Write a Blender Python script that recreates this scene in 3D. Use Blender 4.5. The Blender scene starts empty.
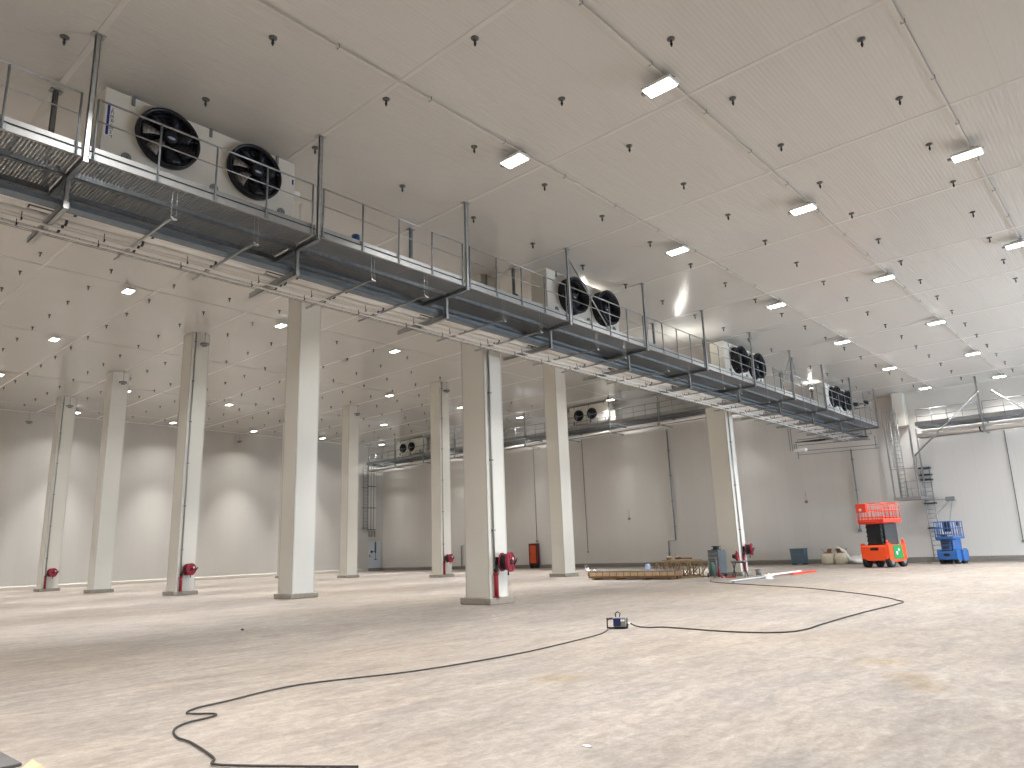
import bpy, math, random
from mathutils import Vector, Matrix
random.seed(7)
C = bpy.context.scene.collection
PI = math.pi

# ------------------------------------------------------------------ helpers
def lin(c):
    return tuple((v / 12.92 if v <= .04045 else ((v + .055) / 1.055) ** 2.4) for v in c)

def hexc(r, g, b):
    return lin((r / 255, g / 255, b / 255))

def mat(name, rgb, rough=.5, metal=0., emit=0., emit_rgb=None, noise=None, bump=None, spec=None, coat=0.):
    m = bpy.data.materials.new(name)
    m.use_nodes = True
    nt = m.node_tree
    p = nt.nodes['Principled BSDF']
    col = (*hexc(*rgb), 1)
    p.inputs['Base Color'].default_value = col
    p.inputs['Roughness'].default_value = rough
    p.inputs['Metallic'].default_value = metal
    if spec is not None:
        p.inputs['Specular IOR Level'].default_value = spec
    if emit:
        p.inputs['Emission Color'].default_value = (*(emit_rgb or (1, 1, 1)), 1)
        p.inputs['Emission Strength'].default_value = emit
    if noise:
        scale, amt = noise
        tc = nt.nodes.new('ShaderNodeTexCoord')
        n = nt.nodes.new('ShaderNodeTexNoise')
        n.inputs['Scale'].default_value = scale
        n.inputs['Detail'].default_value = 5
        r = nt.nodes.new('ShaderNodeMapRange')
        r.inputs['From Min'].default_value = .3
        r.inputs['From Max'].default_value = .7
        r.inputs['To Min'].default_value = 1 - amt
        r.inputs['To Max'].default_value = 1 + amt
        hsv = nt.nodes.new('ShaderNodeHueSaturation')
        hsv.inputs['Color'].default_value = col
        nt.links.new(tc.outputs['Object'], n.inputs['Vector'])
        nt.links.new(n.outputs['Fac'], r.inputs['Value'])
        nt.links.new(r.outputs['Result'], hsv.inputs['Value'])
        nt.links.new(hsv.outputs['Color'], p.inputs['Base Color'])
    return m

class MB:
    def __init__(s, off=(0, 0, 0)):
        s.v, s.f, s.sm, s.mi, s.off, s.cur = [], [], [], [], Vector(off), 0
    def add(s, vs, fs, smooth=False):
        b = len(s.v)
        s.v += [tuple(Vector(v) - s.off) for v in vs]
        for f in fs:
            s.f.append([b + i for i in f]); s.sm.append(smooth); s.mi.append(s.cur)
        return s
    def use(s, i):
        s.cur = i
        return s
    def box(s, x0, x1, y0, y1, z0, z1):
        vs = [(x, y, z) for z in (z0, z1) for y in (y0, y1) for x in (x0, x1)]
        return s.add(vs, [(0, 2, 3, 1), (4, 5, 7, 6), (0, 1, 5, 4), (2, 6, 7, 3), (0, 4, 6, 2), (1, 3, 7, 5)])
    def cbox(s, x0, x1, y0, y1, z0, z1, c=.01):
        """box with chamfered edges (upright and top)"""
        def ring(z, d):
            a, b, e, f = x0 + d, x1 - d, y0 + d, y1 - d
            return [(a + c, e, z), (b - c, e, z), (b, e + c, z), (b, f - c, z), (b - c, f, z), (a + c, f, z), (a, f - c, z), (a, e + c, z)]
        return s.loft([ring(z0, c), ring(z0 + c, 0), ring(z1 - c, 0), ring(z1, c)], caps=True)
    def loft(s, rings, caps=True, smooth=False, closed=True):
        n = len(rings[0]); vs = [p for r in rings for p in r]; fs = []
        for k in range(len(rings) - 1):
            for i in range(n if closed else n - 1):
                j = (i + 1) % n
                fs.append((k * n + i, k * n + j, (k + 1) * n + j, (k + 1) * n + i))
        s.add(vs, fs, smooth)
        if caps:
            b = len(s.v) - len(vs)
            s.f.append([b + i for i in reversed(range(n))]); s.sm.append(False); s.mi.append(s.cur)
            s.f.append([b + (len(rings) - 1) * n + i for i in range(n)]); s.sm.append(False); s.mi.append(s.cur)
        return s
    def prism(s, pts, axis, a, b):
        """pts 2D polygon extruded along axis: 'x' (y,z), 'y' (x,z), 'z' (x,y)"""
        def mk(p, t):
            return {'x': (t, p[0], p[1]), 'y': (p[0], t, p[1]), 'z': (p[0], p[1], t)}[axis]
        return s.loft([[mk(p, a) for p in pts], [mk(p, b) for p in pts]])
    def bar(s, p, q, w, h=None, up=(0, 0, 1)):
        h = h or w
        p, q = Vector(p), Vector(q); d = (q - p).normalized(); u = Vector(up)
        if abs(d.dot(u)) > .99: u = Vector((1, 0, 0))
        r = d.cross(u).normalized(); u = r.cross(d).normalized()
        o = [(-w / 2, -h / 2), (w / 2, -h / 2), (w / 2, h / 2), (-w / 2, h / 2)]
        return s.loft([[tuple(c + r * a + u * b) for a, b in o] for c in (p, q)])
    def tube(s, pts, r, n=8, caps=True, closed=False):
        pts = [Vector(p) for p in pts]; rings = []
        prev = None
        for i, p in enumerate(pts):
            if closed:
                d = (pts[(i + 1) % len(pts)] - pts[i - 1]).normalized()
            else:
                d = (pts[min(i + 1, len(pts) - 1)] - pts[max(i - 1, 0)]).normalized()
            if prev is None:
                u = Vector((0, 0, 1)) if abs(d.z) < .9 else Vector((1, 0, 0))
            else:
                u = prev
            a = d.cross(u).normalized(); u = a.cross(d).normalized(); prev = u
            rr = r[i] if isinstance(r, (list, tuple)) else r
            rings.append([tuple(p + (a * math.cos(t) + u * math.sin(t)) * rr) for t in [2 * PI * k / n for k in range(n)]])
        if closed:
            rings.append(rings[0]); caps = False
        return s.loft(rings, caps, True)
    def cyl(s, p, q, r, n=16):
        return s.tube([p, q], r, n)
    def ringdisc(s, c, axis, r0, r1, t0, t1, n=32):
        """annulus solid about axis ('x','y','z') from t0 to t1"""
        def P(a, r, t):
            u, v = math.cos(a) * r, math.sin(a) * r
            return {'x': (c[0] + t, c[1] + u, c[2] + v), 'y': (c[0] + u, c[1] + t, c[2] + v), 'z': (c[0] + u, c[1] + v, c[2] + t)}[axis]
        prof = [(r0, t0), (r1, t0), (r1, t1), (r0, t1), (r0, t0)]
        rings = [[P(2 * PI * k / n, r, t) for k in range(n)] for r, t in prof]
        return s.loft(rings, False, False)
    def ball(s, c, r, n=12, m=8):
        rx, ry, rz = r if isinstance(r, (list, tuple)) else (r, r, r)
        rings = []
        for i in range(m + 1):
            a = -PI / 2 + PI * (i + .001 + (-.002 * i / m)) / m
            rings.append([(c[0] + rx * math.cos(a) * math.cos(2 * PI * k / n), c[1] + ry * math.cos(a) * math.sin(2 * PI * k / n), c[2] + rz * math.sin(a)) for k in range(n)])
        return s.loft(rings, True, True)
    def xf(s, start, M):
        for i in range(start, len(s.v)):
            s.v[i] = tuple(M @ Vector(s.v[i]))
        return s
    def build(s, name, m, parent=None, loc=None):
        me = bpy.data.meshes.new(name)
        me.from_pydata(s.v, [], s.f)
        for k in (m if isinstance(m, (list, tuple)) else [m]):
            me.materials.append(k)
        me.polygons.foreach_set('use_smooth', s.sm)
        me.polygons.foreach_set('material_index', s.mi)
        me.update()
        o = bpy.data.objects.new(name, me); C.objects.link(o)
        if parent is not None: o.parent = parent
        if loc is not None: o.location = loc
        return o

def tag(o, label, cat, group=None):
    o['label'] = label; o['category'] = cat
    if group: o['group'] = group
    return o

def thing(name, label, cat, loc=(0, 0, 0), rz=0., group=None):
    o = bpy.data.objects.new(name, None); C.objects.link(o)
    o.location = loc; o.rotation_euler = (0, 0, rz); o.empty_display_size = .3
    return tag(o, label, cat, group)

def struct(o):
    o['kind'] = 'structure'
    return o

def copy_tree(o, parent=None):
    c = o.copy(); C.objects.link(c)
    if parent is not None: c.parent = parent
    for ch in list(o.children): copy_tree(ch, c)
    return c

ORD = ('first second third fourth fifth sixth seventh eighth ninth tenth eleventh twelfth thirteenth fourteenth fifteenth sixteenth '
       'seventeenth eighteenth nineteenth twentieth twenty-first twenty-second twenty-third twenty-fourth').split()

# ------------------------------------------------------------------ camera
F, YAW, PITCH, ROLL, CH = 723.04, .7258, .2274, -.0360, 1.7
cy, sy, cp, sp, cr, sr = math.cos(YAW), math.sin(YAW), math.cos(PITCH), math.sin(PITCH), math.cos(ROLL), math.sin(ROLL)
fw = Vector((cy * cp, sy * cp, sp)); r0 = Vector((sy, -cy, 0)); u0 = r0.cross(fw)
rt = cr * r0 + sr * u0; up = -sr * r0 + cr * u0
cam = bpy.data.cameras.new('camera'); camo = bpy.data.objects.new('camera', cam); C.objects.link(camo)
camo.matrix_world = Matrix(((rt.x, up.x, -fw.x, 0), (rt.y, up.y, -fw.y, 0), (rt.z, up.z, -fw.z, CH), (0, 0, 0, 1)))
cam.sensor_width = 36; cam.lens = F / 1024 * 36; cam.clip_end = 400
bpy.context.scene.camera = camo

def proj(x, y, z):
    d = Vector((x, y, z - CH)); k = d.dot(fw)
    return (512 + F * d.dot(rt) / k, 384 - F * d.dot(up) / k) if k > .1 else (-9999, -9999)

# ------------------------------------------------------------------ materials
def nodes(name):
    m = bpy.data.materials.new(name); m.use_nodes = True
    nt = m.node_tree
    return m, nt, nt.nodes['Principled BSDF'], nt.links

def panel_mat(name, rgb, rough, axis, pitch, rib, var=.02, bump=.25, seam_dark=.9):
    """coated sandwich panel: seams every `pitch` metres and fine ribs of period `rib` across world axis"""
    m, nt, p, L = nodes(name)
    geo = nt.nodes.new('ShaderNodeNewGeometry')
    sep = nt.nodes.new('ShaderNodeSeparateXYZ'); L.new(geo.outputs['Position'], sep.inputs[0])
    v = sep.outputs[axis]
    def math_(op, a, b=None):
        n = nt.nodes.new('ShaderNodeMath'); n.operation = op
        for i, q in enumerate((a, b)):
            if q is None: continue
            if isinstance(q, (int, float)): n.inputs[i].default_value = q
            else: L.new(q, n.inputs[i])
        return n.outputs[0]
    fr = math_('FRACT', math_('DIVIDE', v, pitch))
    d = math_('ABSOLUTE', math_('SUBTRACT', fr, .5))
    seam = math_('GREATER_THAN', d, .5 - .008 / pitch)
    ribs = math_('SINE', math_('MULTIPLY', v, 2 * PI / rib))
    n = nt.nodes.new('ShaderNodeTexNoise'); n.inputs['Scale'].default_value = .35; n.inputs['Detail'].default_value = 4
    L.new(geo.outputs['Position'], n.inputs['Vector'])
    mr = nt.nodes.new('ShaderNodeMapRange'); mr.inputs['To Min'].default_value = 1 - var; mr.inputs['To Max'].default_value = 1 + var
    L.new(n.outputs['Fac'], mr.inputs['Value'])
    # one tone per panel
    wn = nt.nodes.new('ShaderNodeTexWhiteNoise'); wn.noise_dimensions = '1D'
    L.new(math_('FLOOR', math_('DIVIDE', v, pitch)), wn.inputs['W'])
    mr2 = nt.nodes.new('ShaderNodeMapRange'); mr2.inputs['To Min'].default_value = 1 - var; mr2.inputs['To Max'].default_value = 1 + var
    L.new(wn.outputs['Value'], mr2.inputs['Value'])
    val = math_('MULTIPLY', mr.outputs[0], mr2.outputs[0])
    val = math_('MULTIPLY', val, math_('SUBTRACT', 1., math_('MULTIPLY', seam, 1 - seam_dark)))
    h = nt.nodes.new('ShaderNodeHueSaturation'); h.inputs['Color'].default_value = (*hexc(*rgb), 1)
    L.new(val, h.inputs['Value']); L.new(h.outputs['Color'], p.inputs['Base Color'])
    b = nt.nodes.new('ShaderNodeBump'); b.inputs['Strength'].default_value = bump; b.inputs['Distance'].default_value = .004
    L.new(ribs, b.inputs['Height']); L.new(b.outputs['Normal'], p.inputs['Normal'])
    p.inputs['Roughness'].default_value = rough
    return m

STAINS = ((10.5, 2.83, .38), (10.1, 2.62, .36), (9.75, 2.45, .33), (11.5, 3.45, .5), (8.2, 6.6, .5))

def floor_mat():
    m, nt, p, L = nodes('concrete_floor')
    geo = nt.nodes.new('ShaderNodeNewGeometry')
    def noise(scale, detail, rot=0., sc=(1, 1, 1), dist=0.):
        mp = nt.nodes.new('ShaderNodeMapping'); mp.inputs['Rotation'].default_value = (0, 0, rot); mp.inputs['Scale'].default_value = sc
        L.new(geo.outputs['Position'], mp.inputs['Vector'])
        n = nt.nodes.new('ShaderNodeTexNoise'); n.inputs['Scale'].default_value = scale; n.inputs['Detail'].default_value = detail
        n.inputs['Distortion'].default_value = dist; n.inputs['Roughness'].default_value = .62
        L.new(mp.outputs['Vector'], n.inputs['Vector'])
        return n.outputs['Fac']
    def ramp(f, a, b, ca, cb):
        r = nt.nodes.new('ShaderNodeValToRGB')
        r.color_ramp.elements[0].position = a; r.color_ramp.elements[1].position = b
        r.color_ramp.elements[0].color = (*hexc(*ca), 1); r.color_ramp.elements[1].color = (*hexc(*cb), 1)
        L.new(f, r.inputs['Fac'])
        return r.outputs['Color']
    def mix(bt, fac, a, b):
        n = nt.nodes.new('ShaderNodeMix'); n.data_type = 'RGBA'; n.blend_type = bt
        if isinstance(fac, float): n.inputs['Factor'].default_value = fac
        else: L.new(fac, n.inputs['Factor'])
        L.new(a, n.inputs['A']); L.new(b, n.inputs['B'])
        return n.outputs['Result']
    base = ramp(noise(.16, 6, dist=.6), .3, .7, (172, 165, 158), (196, 189, 182))
    s1 = ramp(noise(1.1, 9, .75, (.6, 1.5, 1), 1.2), .3, .72, (205, 205, 208), (255, 253, 250))
    s2 = ramp(noise(2.2, 9, -.5, (.5, 1.6, 1), 1.6), .3, .7, (214, 208, 204), (255, 255, 255))
    fine = ramp(noise(7, 8, .3, (1, 1.3, 1), .6), .34, .66, (212, 209, 205), (255, 255, 255))
    grit = ramp(noise(32, 4), .3, .66, (216, 214, 212), (255, 255, 255))
    warm = ramp(noise(.09, 4, .2), .45, .72, (255, 255, 255), (255, 246, 230))
    c = mix('MULTIPLY', .9, base, s1); c = mix('MULTIPLY', .8, c, s2); c = mix('MULTIPLY', .8, c, fine); c = mix('MULTIPLY', .7, c, grit); c = mix('MULTIPLY', .8, c, warm)
    for (sx, sy, rad) in STAINS:      # dried ochre stains on the slab
        vd = nt.nodes.new('ShaderNodeVectorMath'); vd.operation = 'DISTANCE'; vd.inputs[1].default_value = (sx, sy, 0)
        L.new(geo.outputs['Position'], vd.inputs[0])
        r = nt.nodes.new('ShaderNodeMapRange'); r.inputs['From Min'].default_value = rad; r.inputs['From Max'].default_value = rad * .3; r.inputs['To Max'].default_value = .9
        L.new(vd.outputs['Value'], r.inputs['Value'])
        n = nt.nodes.new('ShaderNodeMath'); n.operation = 'MULTIPLY'; L.new(r.outputs[0], n.inputs[0]); L.new(noise(3.5, 5, .6, (.5, 1.6, 1), 1.), n.inputs[1])
        y = nt.nodes.new('ShaderNodeRGB'); y.outputs[0].default_value = (*hexc(236, 214, 158), 1)
        c = mix('MULTIPLY', n.outputs[0], c, y.outputs[0])
    L.new(c, p.inputs['Base Color'])
    rr = nt.nodes.new('ShaderNodeMapRange'); rr.inputs['To Min'].default_value = .42; rr.inputs['To Max'].default_value = .7
    L.new(noise(.5, 6), rr.inputs['Value']); L.new(rr.outputs[0], p.inputs['Roughness'])
    b = nt.nodes.new('ShaderNodeBump'); b.inputs['Strength'].default_value = .12; b.inputs['Distance'].default_value = .01
    L.new(noise(9, 6), b.inputs['Height']); L.new(b.outputs['Normal'], p.inputs['Normal'])
    return m

M = dict(
    floor=floor_mat(),
    ceil=panel_mat('ceiling_panel', (203, 201, 196), .2, 'Y', 1.12, .1, .012, .4, .93),
    ceil_h=panel_mat('ceiling_panel_high', (198, 196, 191), .11, 'Y', 1.12, .1, .01, .05, .95),
    wall_x=panel_mat('wall_panel_back_lit', (212, 209, 204), .42, 'Y', 1.15, .1, .014, .2, .9),  # same panels as the sides, colour lightened to imitate stronger light
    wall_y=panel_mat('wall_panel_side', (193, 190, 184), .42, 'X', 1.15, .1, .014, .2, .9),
    clad=mat('column_cladding', (226, 224, 215), .4, noise=(.6, .02)),
    strip=mat('white_strip', (204, 201, 195), .4),
    kerb_l=mat('pale_kerb', (196, 190, 181), .8, noise=(6, .06)),
    kerb=mat('kerb_concrete', (158, 152, 143), .8, noise=(6, .1)),
    skirt=mat('skirting_grey', (128, 122, 115), .8, noise=(6, .1)),
    galv=mat('galvanised_steel', (172, 174, 174), .42, .75, noise=(9, .12)),
    galv_d=mat('galvanised_dull', (142, 147, 151), .5, .55, noise=(9, .14)),
    grate=mat('grating_steel', (160, 163, 166), .5, .4),
    plate=mat('edge_plate', (160, 161, 160), .45, .35, noise=(7, .06)),
    tray=mat('cable_tray', (108, 120, 130), .45, .5, noise=(5, .1)),
    insul=mat('pipe_insulation', (226, 224, 218), .5, noise=(3, .05)),
    pipe=mat('white_pipe', (236, 234, 230), .4),
    conduit=mat('steel_conduit', (176, 178, 178), .35, .7),
    dark=mat('dark_metal', (58, 60, 62), .5, .3),
    grey_d=mat('grey_cap', (96, 98, 96), .5),
    black=mat('black_plastic', (22, 23, 28), .45),
    navy_p=mat('panel_navy', (26, 36, 84), .4),
    navy=mat('fan_black', (16, 18, 30), .4),
    rubber=mat('rubber', (30, 30, 30), .8),
    unit=mat('unit_white', (228, 224, 214), .4, noise=(2, .02)),
    blade=mat('fan_blade_lit', (150, 142, 134), .45, .2),
    blue=mat('logo_blue', (34, 44, 128), .45),
    lightblue=mat('hub_blue', (170, 182, 210), .4),
    valve=mat('valve_blue', (38, 92, 150), .4),
    red=mat('hose_red', (152, 38, 62), .4),
    redpost=mat('red_paint', (150, 32, 48), .45),
    white=mat('white_plastic', (236, 236, 232), .4),
    grey=mat('grey_plastic', (122, 126, 128), .5),
    orange=mat('lift_orange', (244, 84, 34), .4, noise=(3, .06)),
    lred=mat('lift_red', (232, 70, 46), .4),
    green=mat('green_panel', (30, 140, 76), .45),
    lblue=mat('lift_blue', (46, 98, 162), .4, noise=(3, .06)),
    steelblue=mat('box_steel_blue', (86, 108, 124), .5, noise=(3, .08)),
    wood=mat('wood', (188, 160, 128), .7, noise=(5, .18)),
    wood_d=mat('wood_brown', (128, 98, 70), .7, noise=(5, .18)),
    foil=mat('shiny_sheet', (206, 208, 206), .16, .9, noise=(4, .05)),
    brass=mat('weathered_steel', (158, 142, 112), .6, .3, noise=(6, .15)),
    mat_=mat('dark_mat', (92, 90, 90), .8, noise=(8, .1)),
    cable=mat('black_cable', (46, 44, 42), .6),
    door=mat('door_leaf', (198, 206, 212), .4),
    sack=mat('sack_cloth', (206, 196, 176), .9, noise=(6, .15)),
    film=mat('plastic_film', (226, 224, 222), .35, noise=(5, .08)),
    box_o=mat('hydrant_orange', (204, 78, 28), .45),
    box_r=mat('hydrant_dark', (92, 24, 18), .5),
    teal=mat('teal_paint', (70, 104, 98), .5, noise=(5, .15)),
    drum=mat('tool_chest', (72, 76, 78), .5, .3, noise=(5, .1)),
    lens=mat('lamp_lens', (255, 255, 255), .4, emit=14., emit_rgb=(1., .96, .9)),
)

# ------------------------------------------------------------------ room shell
ZL, ZH = 11.72, 15.0            # low ceiling over the near hall, high ceiling beyond the walkway
XB, YL, YR, XF, YS = 56.6, 72.3, -16.0, -20.0, 18.75
HX = [-1.05, 3.87, 8.87, 13.8, 18.63, 23.45, 28.3, 33.2, 38.15, 43.0, 47.9, 53.0]

struct(MB().box(XF - .3, XB + .3, YR - .3, YL + .3, -.3, 0).build('floor', M['floor']))
struct(MB().box(XF - .3, XB + .3, YR - .3, YS, ZL, ZL + .25).build('ceiling', M['ceil']))
struct(MB().box(XF - .3, XB + .3, YS, YL + .3, ZH, ZH + .25).build('ceiling.001', M['ceil_h']))
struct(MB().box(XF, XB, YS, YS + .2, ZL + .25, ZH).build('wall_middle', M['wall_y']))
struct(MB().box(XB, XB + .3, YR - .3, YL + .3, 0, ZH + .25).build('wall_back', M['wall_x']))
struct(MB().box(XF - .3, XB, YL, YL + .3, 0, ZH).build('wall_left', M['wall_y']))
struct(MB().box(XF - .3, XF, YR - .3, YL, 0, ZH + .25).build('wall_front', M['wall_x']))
# the daylight side: a loading gate stands open in the wall beside the lifts
w = MB(); GX0, GX1, GZ = 36.0, 52.0, 5.8
w.box(XF - .3, GX0, YR - .3, YR, 0, ZL); w.box(GX1, XB, YR - .3, YR, 0, ZL); w.box(GX0, GX1, YR - .3, YR, GZ, ZL)
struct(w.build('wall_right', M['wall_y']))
fr = MB()
fr.box(GX0 - .12, GX0 + .05, YR - .32, YR + .05, 0, GZ + .12).box(GX1 - .05, GX1 + .12, YR - .32, YR + .05, 0, GZ + .12).box(GX0, GX1, YR - .32, YR + .05, GZ - .05, GZ + .12)
struct(fr.build('door_2', M['galv']))

bb = MB(); bb.prism([(XB - .12, 0), (XB, 0), (XB, .34), (XB - .05, .34), (XB - .12, .27)], 'y', YR, YL - .12)
struct(bb.build('baseboard_back', M['skirt']))
bb = MB(); bb.prism([(YL - .14, 0), (YL, 0), (YL, .34), (YL - .06, .34), (YL - .14, .26)], 'x', XF, 54.4)
struct(bb.build('baseboard_left', M['kerb_l']))

# white cover strips over the cross joints of the ceiling panels
k = 1
for hx in HX[1:]:
    t = MB(); t.prism([(hx - .06, ZL), (hx - .055, ZL - .006), (hx + .055, ZL - .006), (hx + .06, ZL)], 'y', YR, YS)
    struct(t.build('trim_%d' % k, M['strip'])); k += 1
for hx in HX[1:]:
    t = MB(); t.prism([(hx - .06, ZH), (hx - .045, ZH - .004), (hx + .045, ZH - .004), (hx + .06, ZH)], 'y', YS + .2, YL)
    struct(t.build('trim_%d' % k, M['strip'])); k += 1
# coves where ceiling meets walls
t = MB(); t.prism([(XB - .08, ZL), (XB, ZL - .08), (XB, ZL)], 'y', YR, YS); struct(t.build('trim_%d' % k, M['strip'])); k += 1
t = MB(); t.prism([(XB - .08, ZH), (XB, ZH - .08), (XB, ZH)], 'y', YS + .2, YL); struct(t.build('trim_%d' % k, M['strip'])); k += 1
t = MB(); t.prism([(YL - .08, ZH), (YL, ZH - .08), (YL, ZH)], 'x', XF, XB); struct(t.build('trim_%d' % k, M['strip'])); k += 1

# door in the far corner of the left wall
dx0, dx1 = 54.5, 56.25
d = MB(); d.box(dx0, dx1, YL - .05, YL - .005, .36, 3.45)
d.use(1).box(dx0 - .09, dx0, YL - .09, YL - .002, .3, 3.54).box(dx1, dx1 + .09, YL - .09, YL - .002, .3, 3.54).box(dx0, dx1, YL - .09, YL - .002, 3.45, 3.54)
d.use(2).box(dx0 - .09, dx1 + .09, YL - .3, YL - .002, 0, .34)
do = struct(d.build('door_1', [M['door'], M['strip'], M['skirt']]))
h = MB(); h.bar((dx0 + .12, YL - .12, 1.75), (dx0 + .3, YL - .12, 1.75), .03).bar((dx0 + .14, YL - .12, 1.75), (dx0 + .14, YL - .05, 1.75), .04)
h.box(dx0 + .1, dx0 + .18, YL - .07, YL - .05, 1.6, 1.9)
h.build('door_handle', M['dark'], do)

# ------------------------------------------------------------------ columns, reels, riser conduits
def column(x, y, wx, wy, zt, label):
    t = thing('column', label, 'column', (x + wx / 2, y + wy / 2, 0), 0, 'white clad columns of the hall')
    a, b = wx / 2, wy / 2
    c = MB(); c.cbox(-a, a, -b, b, .2, zt, .012)
    c.build('shaft', M['clad'], t)
    g = MB(); g.box(-a - .004, -a + .05, -b - .004, -b + .05, .2, zt - .01).box(a - .05, a + .004, -b - .004, -b + .05, .2, zt - .01)
    g.box(-a - .004, -a + .05, b - .05, b + .004, .2, zt - .01)
    g.build('corner_trim', M['strip'], t)
    p = MB(); p.cbox(-a - .15, a + .15, -b - .15, b + .15, 0, .22, .02)
    p.build('plinth', M['kerb'], t)
    return t

def conduit(x, y, z0, zt, label):
    """galvanised riser on the near face of a column"""
    t = thing('conduit', label, 'conduit', (x, y, z0), 0, 'steel riser pipes on the columns')
    m = MB((x, y, z0)); m.tube([(x, y - .05, z0), (x, y - .05, zt - .02)], .035, 10)
    m.build('riser_pipe', M['conduit'], t)
    z = z0 + 1.2
    while z < zt - .5:
        b = MB((x, y, z0)); b.box(x - .06, x + .06, y - .095, y - .003, z, z + .05); b.build('pipe_clip', M['galv_d'], t); z += 2.4
    return t

def hose_reel(x, y, label, flip=1):
    """red drum on a bracket above a red standpipe, on the face of a column at y"""
    t = thing('hose_reel', label, 'hose reel', (x, y, .2), 0, 'red hose reels on the columns')
    o = (x, y, .2)
    m = MB(o); m.tube([(x, y - .1, .2), (x, y - .1, .98)], .075, 14).ringdisc((x, y - .1, .2), 'z', .07, .12, .022, .05, 14).ringdisc((x, y - .1, .95), 'z', .02, .095, 0, .06, 14)
    m.build('standpipe', M['redpost'], t)
    m = MB(o); m.tube([(x, y - .1, .98), (x, y - .1, 1.15), (x + .08, y - .2, 1.3), (x + .25, y - .3, 1.34)], [.05, .05, .045, .04], 10)
    m.ball((x, y - .1, 1.1), .085)
    m.bar((x - .08, y - .12, 1.12), (x - .08, y - .26, 1.16), .025)
    m.build('valve', M['dark'], t)
    c = (x + .28, y - .1, 1.36)
    m = MB(o); m.bar((c[0] - .14, y - .002, 1.36), (c[0] - .14, y - .13, 1.36), .1, .34).bar((c[0] - .2, y - .02, 1.3), (c[0] + .1, y - .02, 1.3), .05, .2)
    m.build('bracket', M['black'], t)
    Mt = Matrix.Translation(Vector((.28, -.1, 1.16))) @ Matrix.Rotation(math.radians(18), 4, 'Z') @ Matrix.Translation(-Vector((.28, -.1, 1.16)))
    m = MB(o); m.ringdisc(c, 'y', .1, .25, -.3, -.04, 32)
    for q in range(3): m.ringdisc(c, 'y', .22, .27, -.29 + q * .085, -.225 + q * .085, 32)
    m.xf(0, Mt).build('hose', M['black'], t)
    fl = MB(o); fl.ringdisc(c, 'y', .07, .31, -.35, -.3, 36).ringdisc(c, 'y', .285, .325, -.38, -.28, 36)
    for q in range(6):
        a = q * PI / 3; fl.bar((c[0] + .08 * math.cos(a), c[1] - .36, c[2] + .08 * math.sin(a)), (c[0] + .29 * math.cos(a), c[1] - .36, c[2] + .29 * math.sin(a)), .03, .02, (0, 1, 0))
    f = fl.xf(0, Mt).build('flange', M['red'], t)
    fl = MB(o); fl.ringdisc(c, 'y', .07, .31, -.06, -.02, 36); fl.xf(0, Mt).build('flange', M['red'], t)
    hb = MB(o); hb.cyl((c[0], c[1] - .41, c[2]), (c[0], c[1] - .02, c[2]), .085, 20); hb.xf(0, Mt).build('hub', M['black'], f)
    lb = MB(o); lb.cyl((c[0] + .16, c[1] - .37, c[2] + .1), (c[0] + .16, c[1] - .357, c[2] + .1), .055, 16); lb.xf(0, Mt).build('label_sticker', M['white'], f)
    nz = MB(o); nz.tube([(c[0] + .25, c[1] - .36, c[2] - .1), (c[0] + .34, c[1] - .4, c[2] + .02), (c[0] + .37, c[1] - .44, c[2] + .12)], [.03, .035, .02], 10)
    nz.xf(0, Mt).build('nozzle', M['black'], t)
    nz = MB(o); nz.tube([(c[0] + .1, c[1] - .2, c[2] - .22), (c[0] + .1, c[1] - .2, c[2] - .34), (c[0] + .1, c[1] - .2, c[2] - .44)], [.02, .025, .03], 10)
    nz.xf(0, Mt).build('hose_end', M['black'], t)
    return t

X0, X1 = 18.07, 37.75
cols = [
    ('c5', X0, 17.35, .9, 1.14, ZL, 'broad white column with a red hose reel under the walkway, closest to the camera', 1),
    ('c4', X0, 29.45, 1.12, 1.13, ZH, 'plain white column in the row beside the big hose reel column, no riser on it', 0),
    ('c3', X0, 41.1, 1.05, 1.15, ZH, 'white column with a thin riser and hose reel, third of the long near row', 1),
    ('c2', X0, 53.4, 1.13, 1.0, ZH, 'plain white column between two hose reel columns, fourth of the near row', 0),
    ('c1', X0, 64.0, 1.14, 1.05, ZH, 'white column with riser and hose reel at the far end of the near row', 1),
    ('c7', X1, 17.65, .9, 1.16, ZL, 'white column with a hose reel standing behind the scrap and pipes on the floor', 1),
    ('c6', X1, 29.55, 1.1, 1.05, ZH, 'plain white column of the far row between the orange box and the metal sheets', 0),
    ('c8', X1, 41.2, 1.05, 1.05, ZH, 'far row white column with a small hose reel, beside the broad near column', 1),
    ('c9', X1, 53.1, 1.1, 1.0, ZH, 'plain white column of the far row standing near the corner door', 0),
    ('c10', X1, 63.2, 1.1, 1.0, ZH, 'white column of the far row mostly hidden behind a nearer column', 0),
]
where = {'c5': 'on the broad column under the walkway', 'c3': 'on the third column of the near row', 'c1': 'on the last column of the near row',
         'c7': 'on the column behind the floor scrap', 'c8': 'on the far row column beside the broad one'}
for n, x, y, wx, wy, zt, lab, reel in cols:
    column(x, y, wx, wy, zt, lab)
    if reel:
        cx = x + (.2 if n != 'c7' else .3)
        conduit(cx, y, 1.0 + .2, zt, 'thin grey steel riser pipe ' + where[n])
        hose_reel(cx + .02, y, 'red hose reel above a red standpipe ' + where[n])

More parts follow.
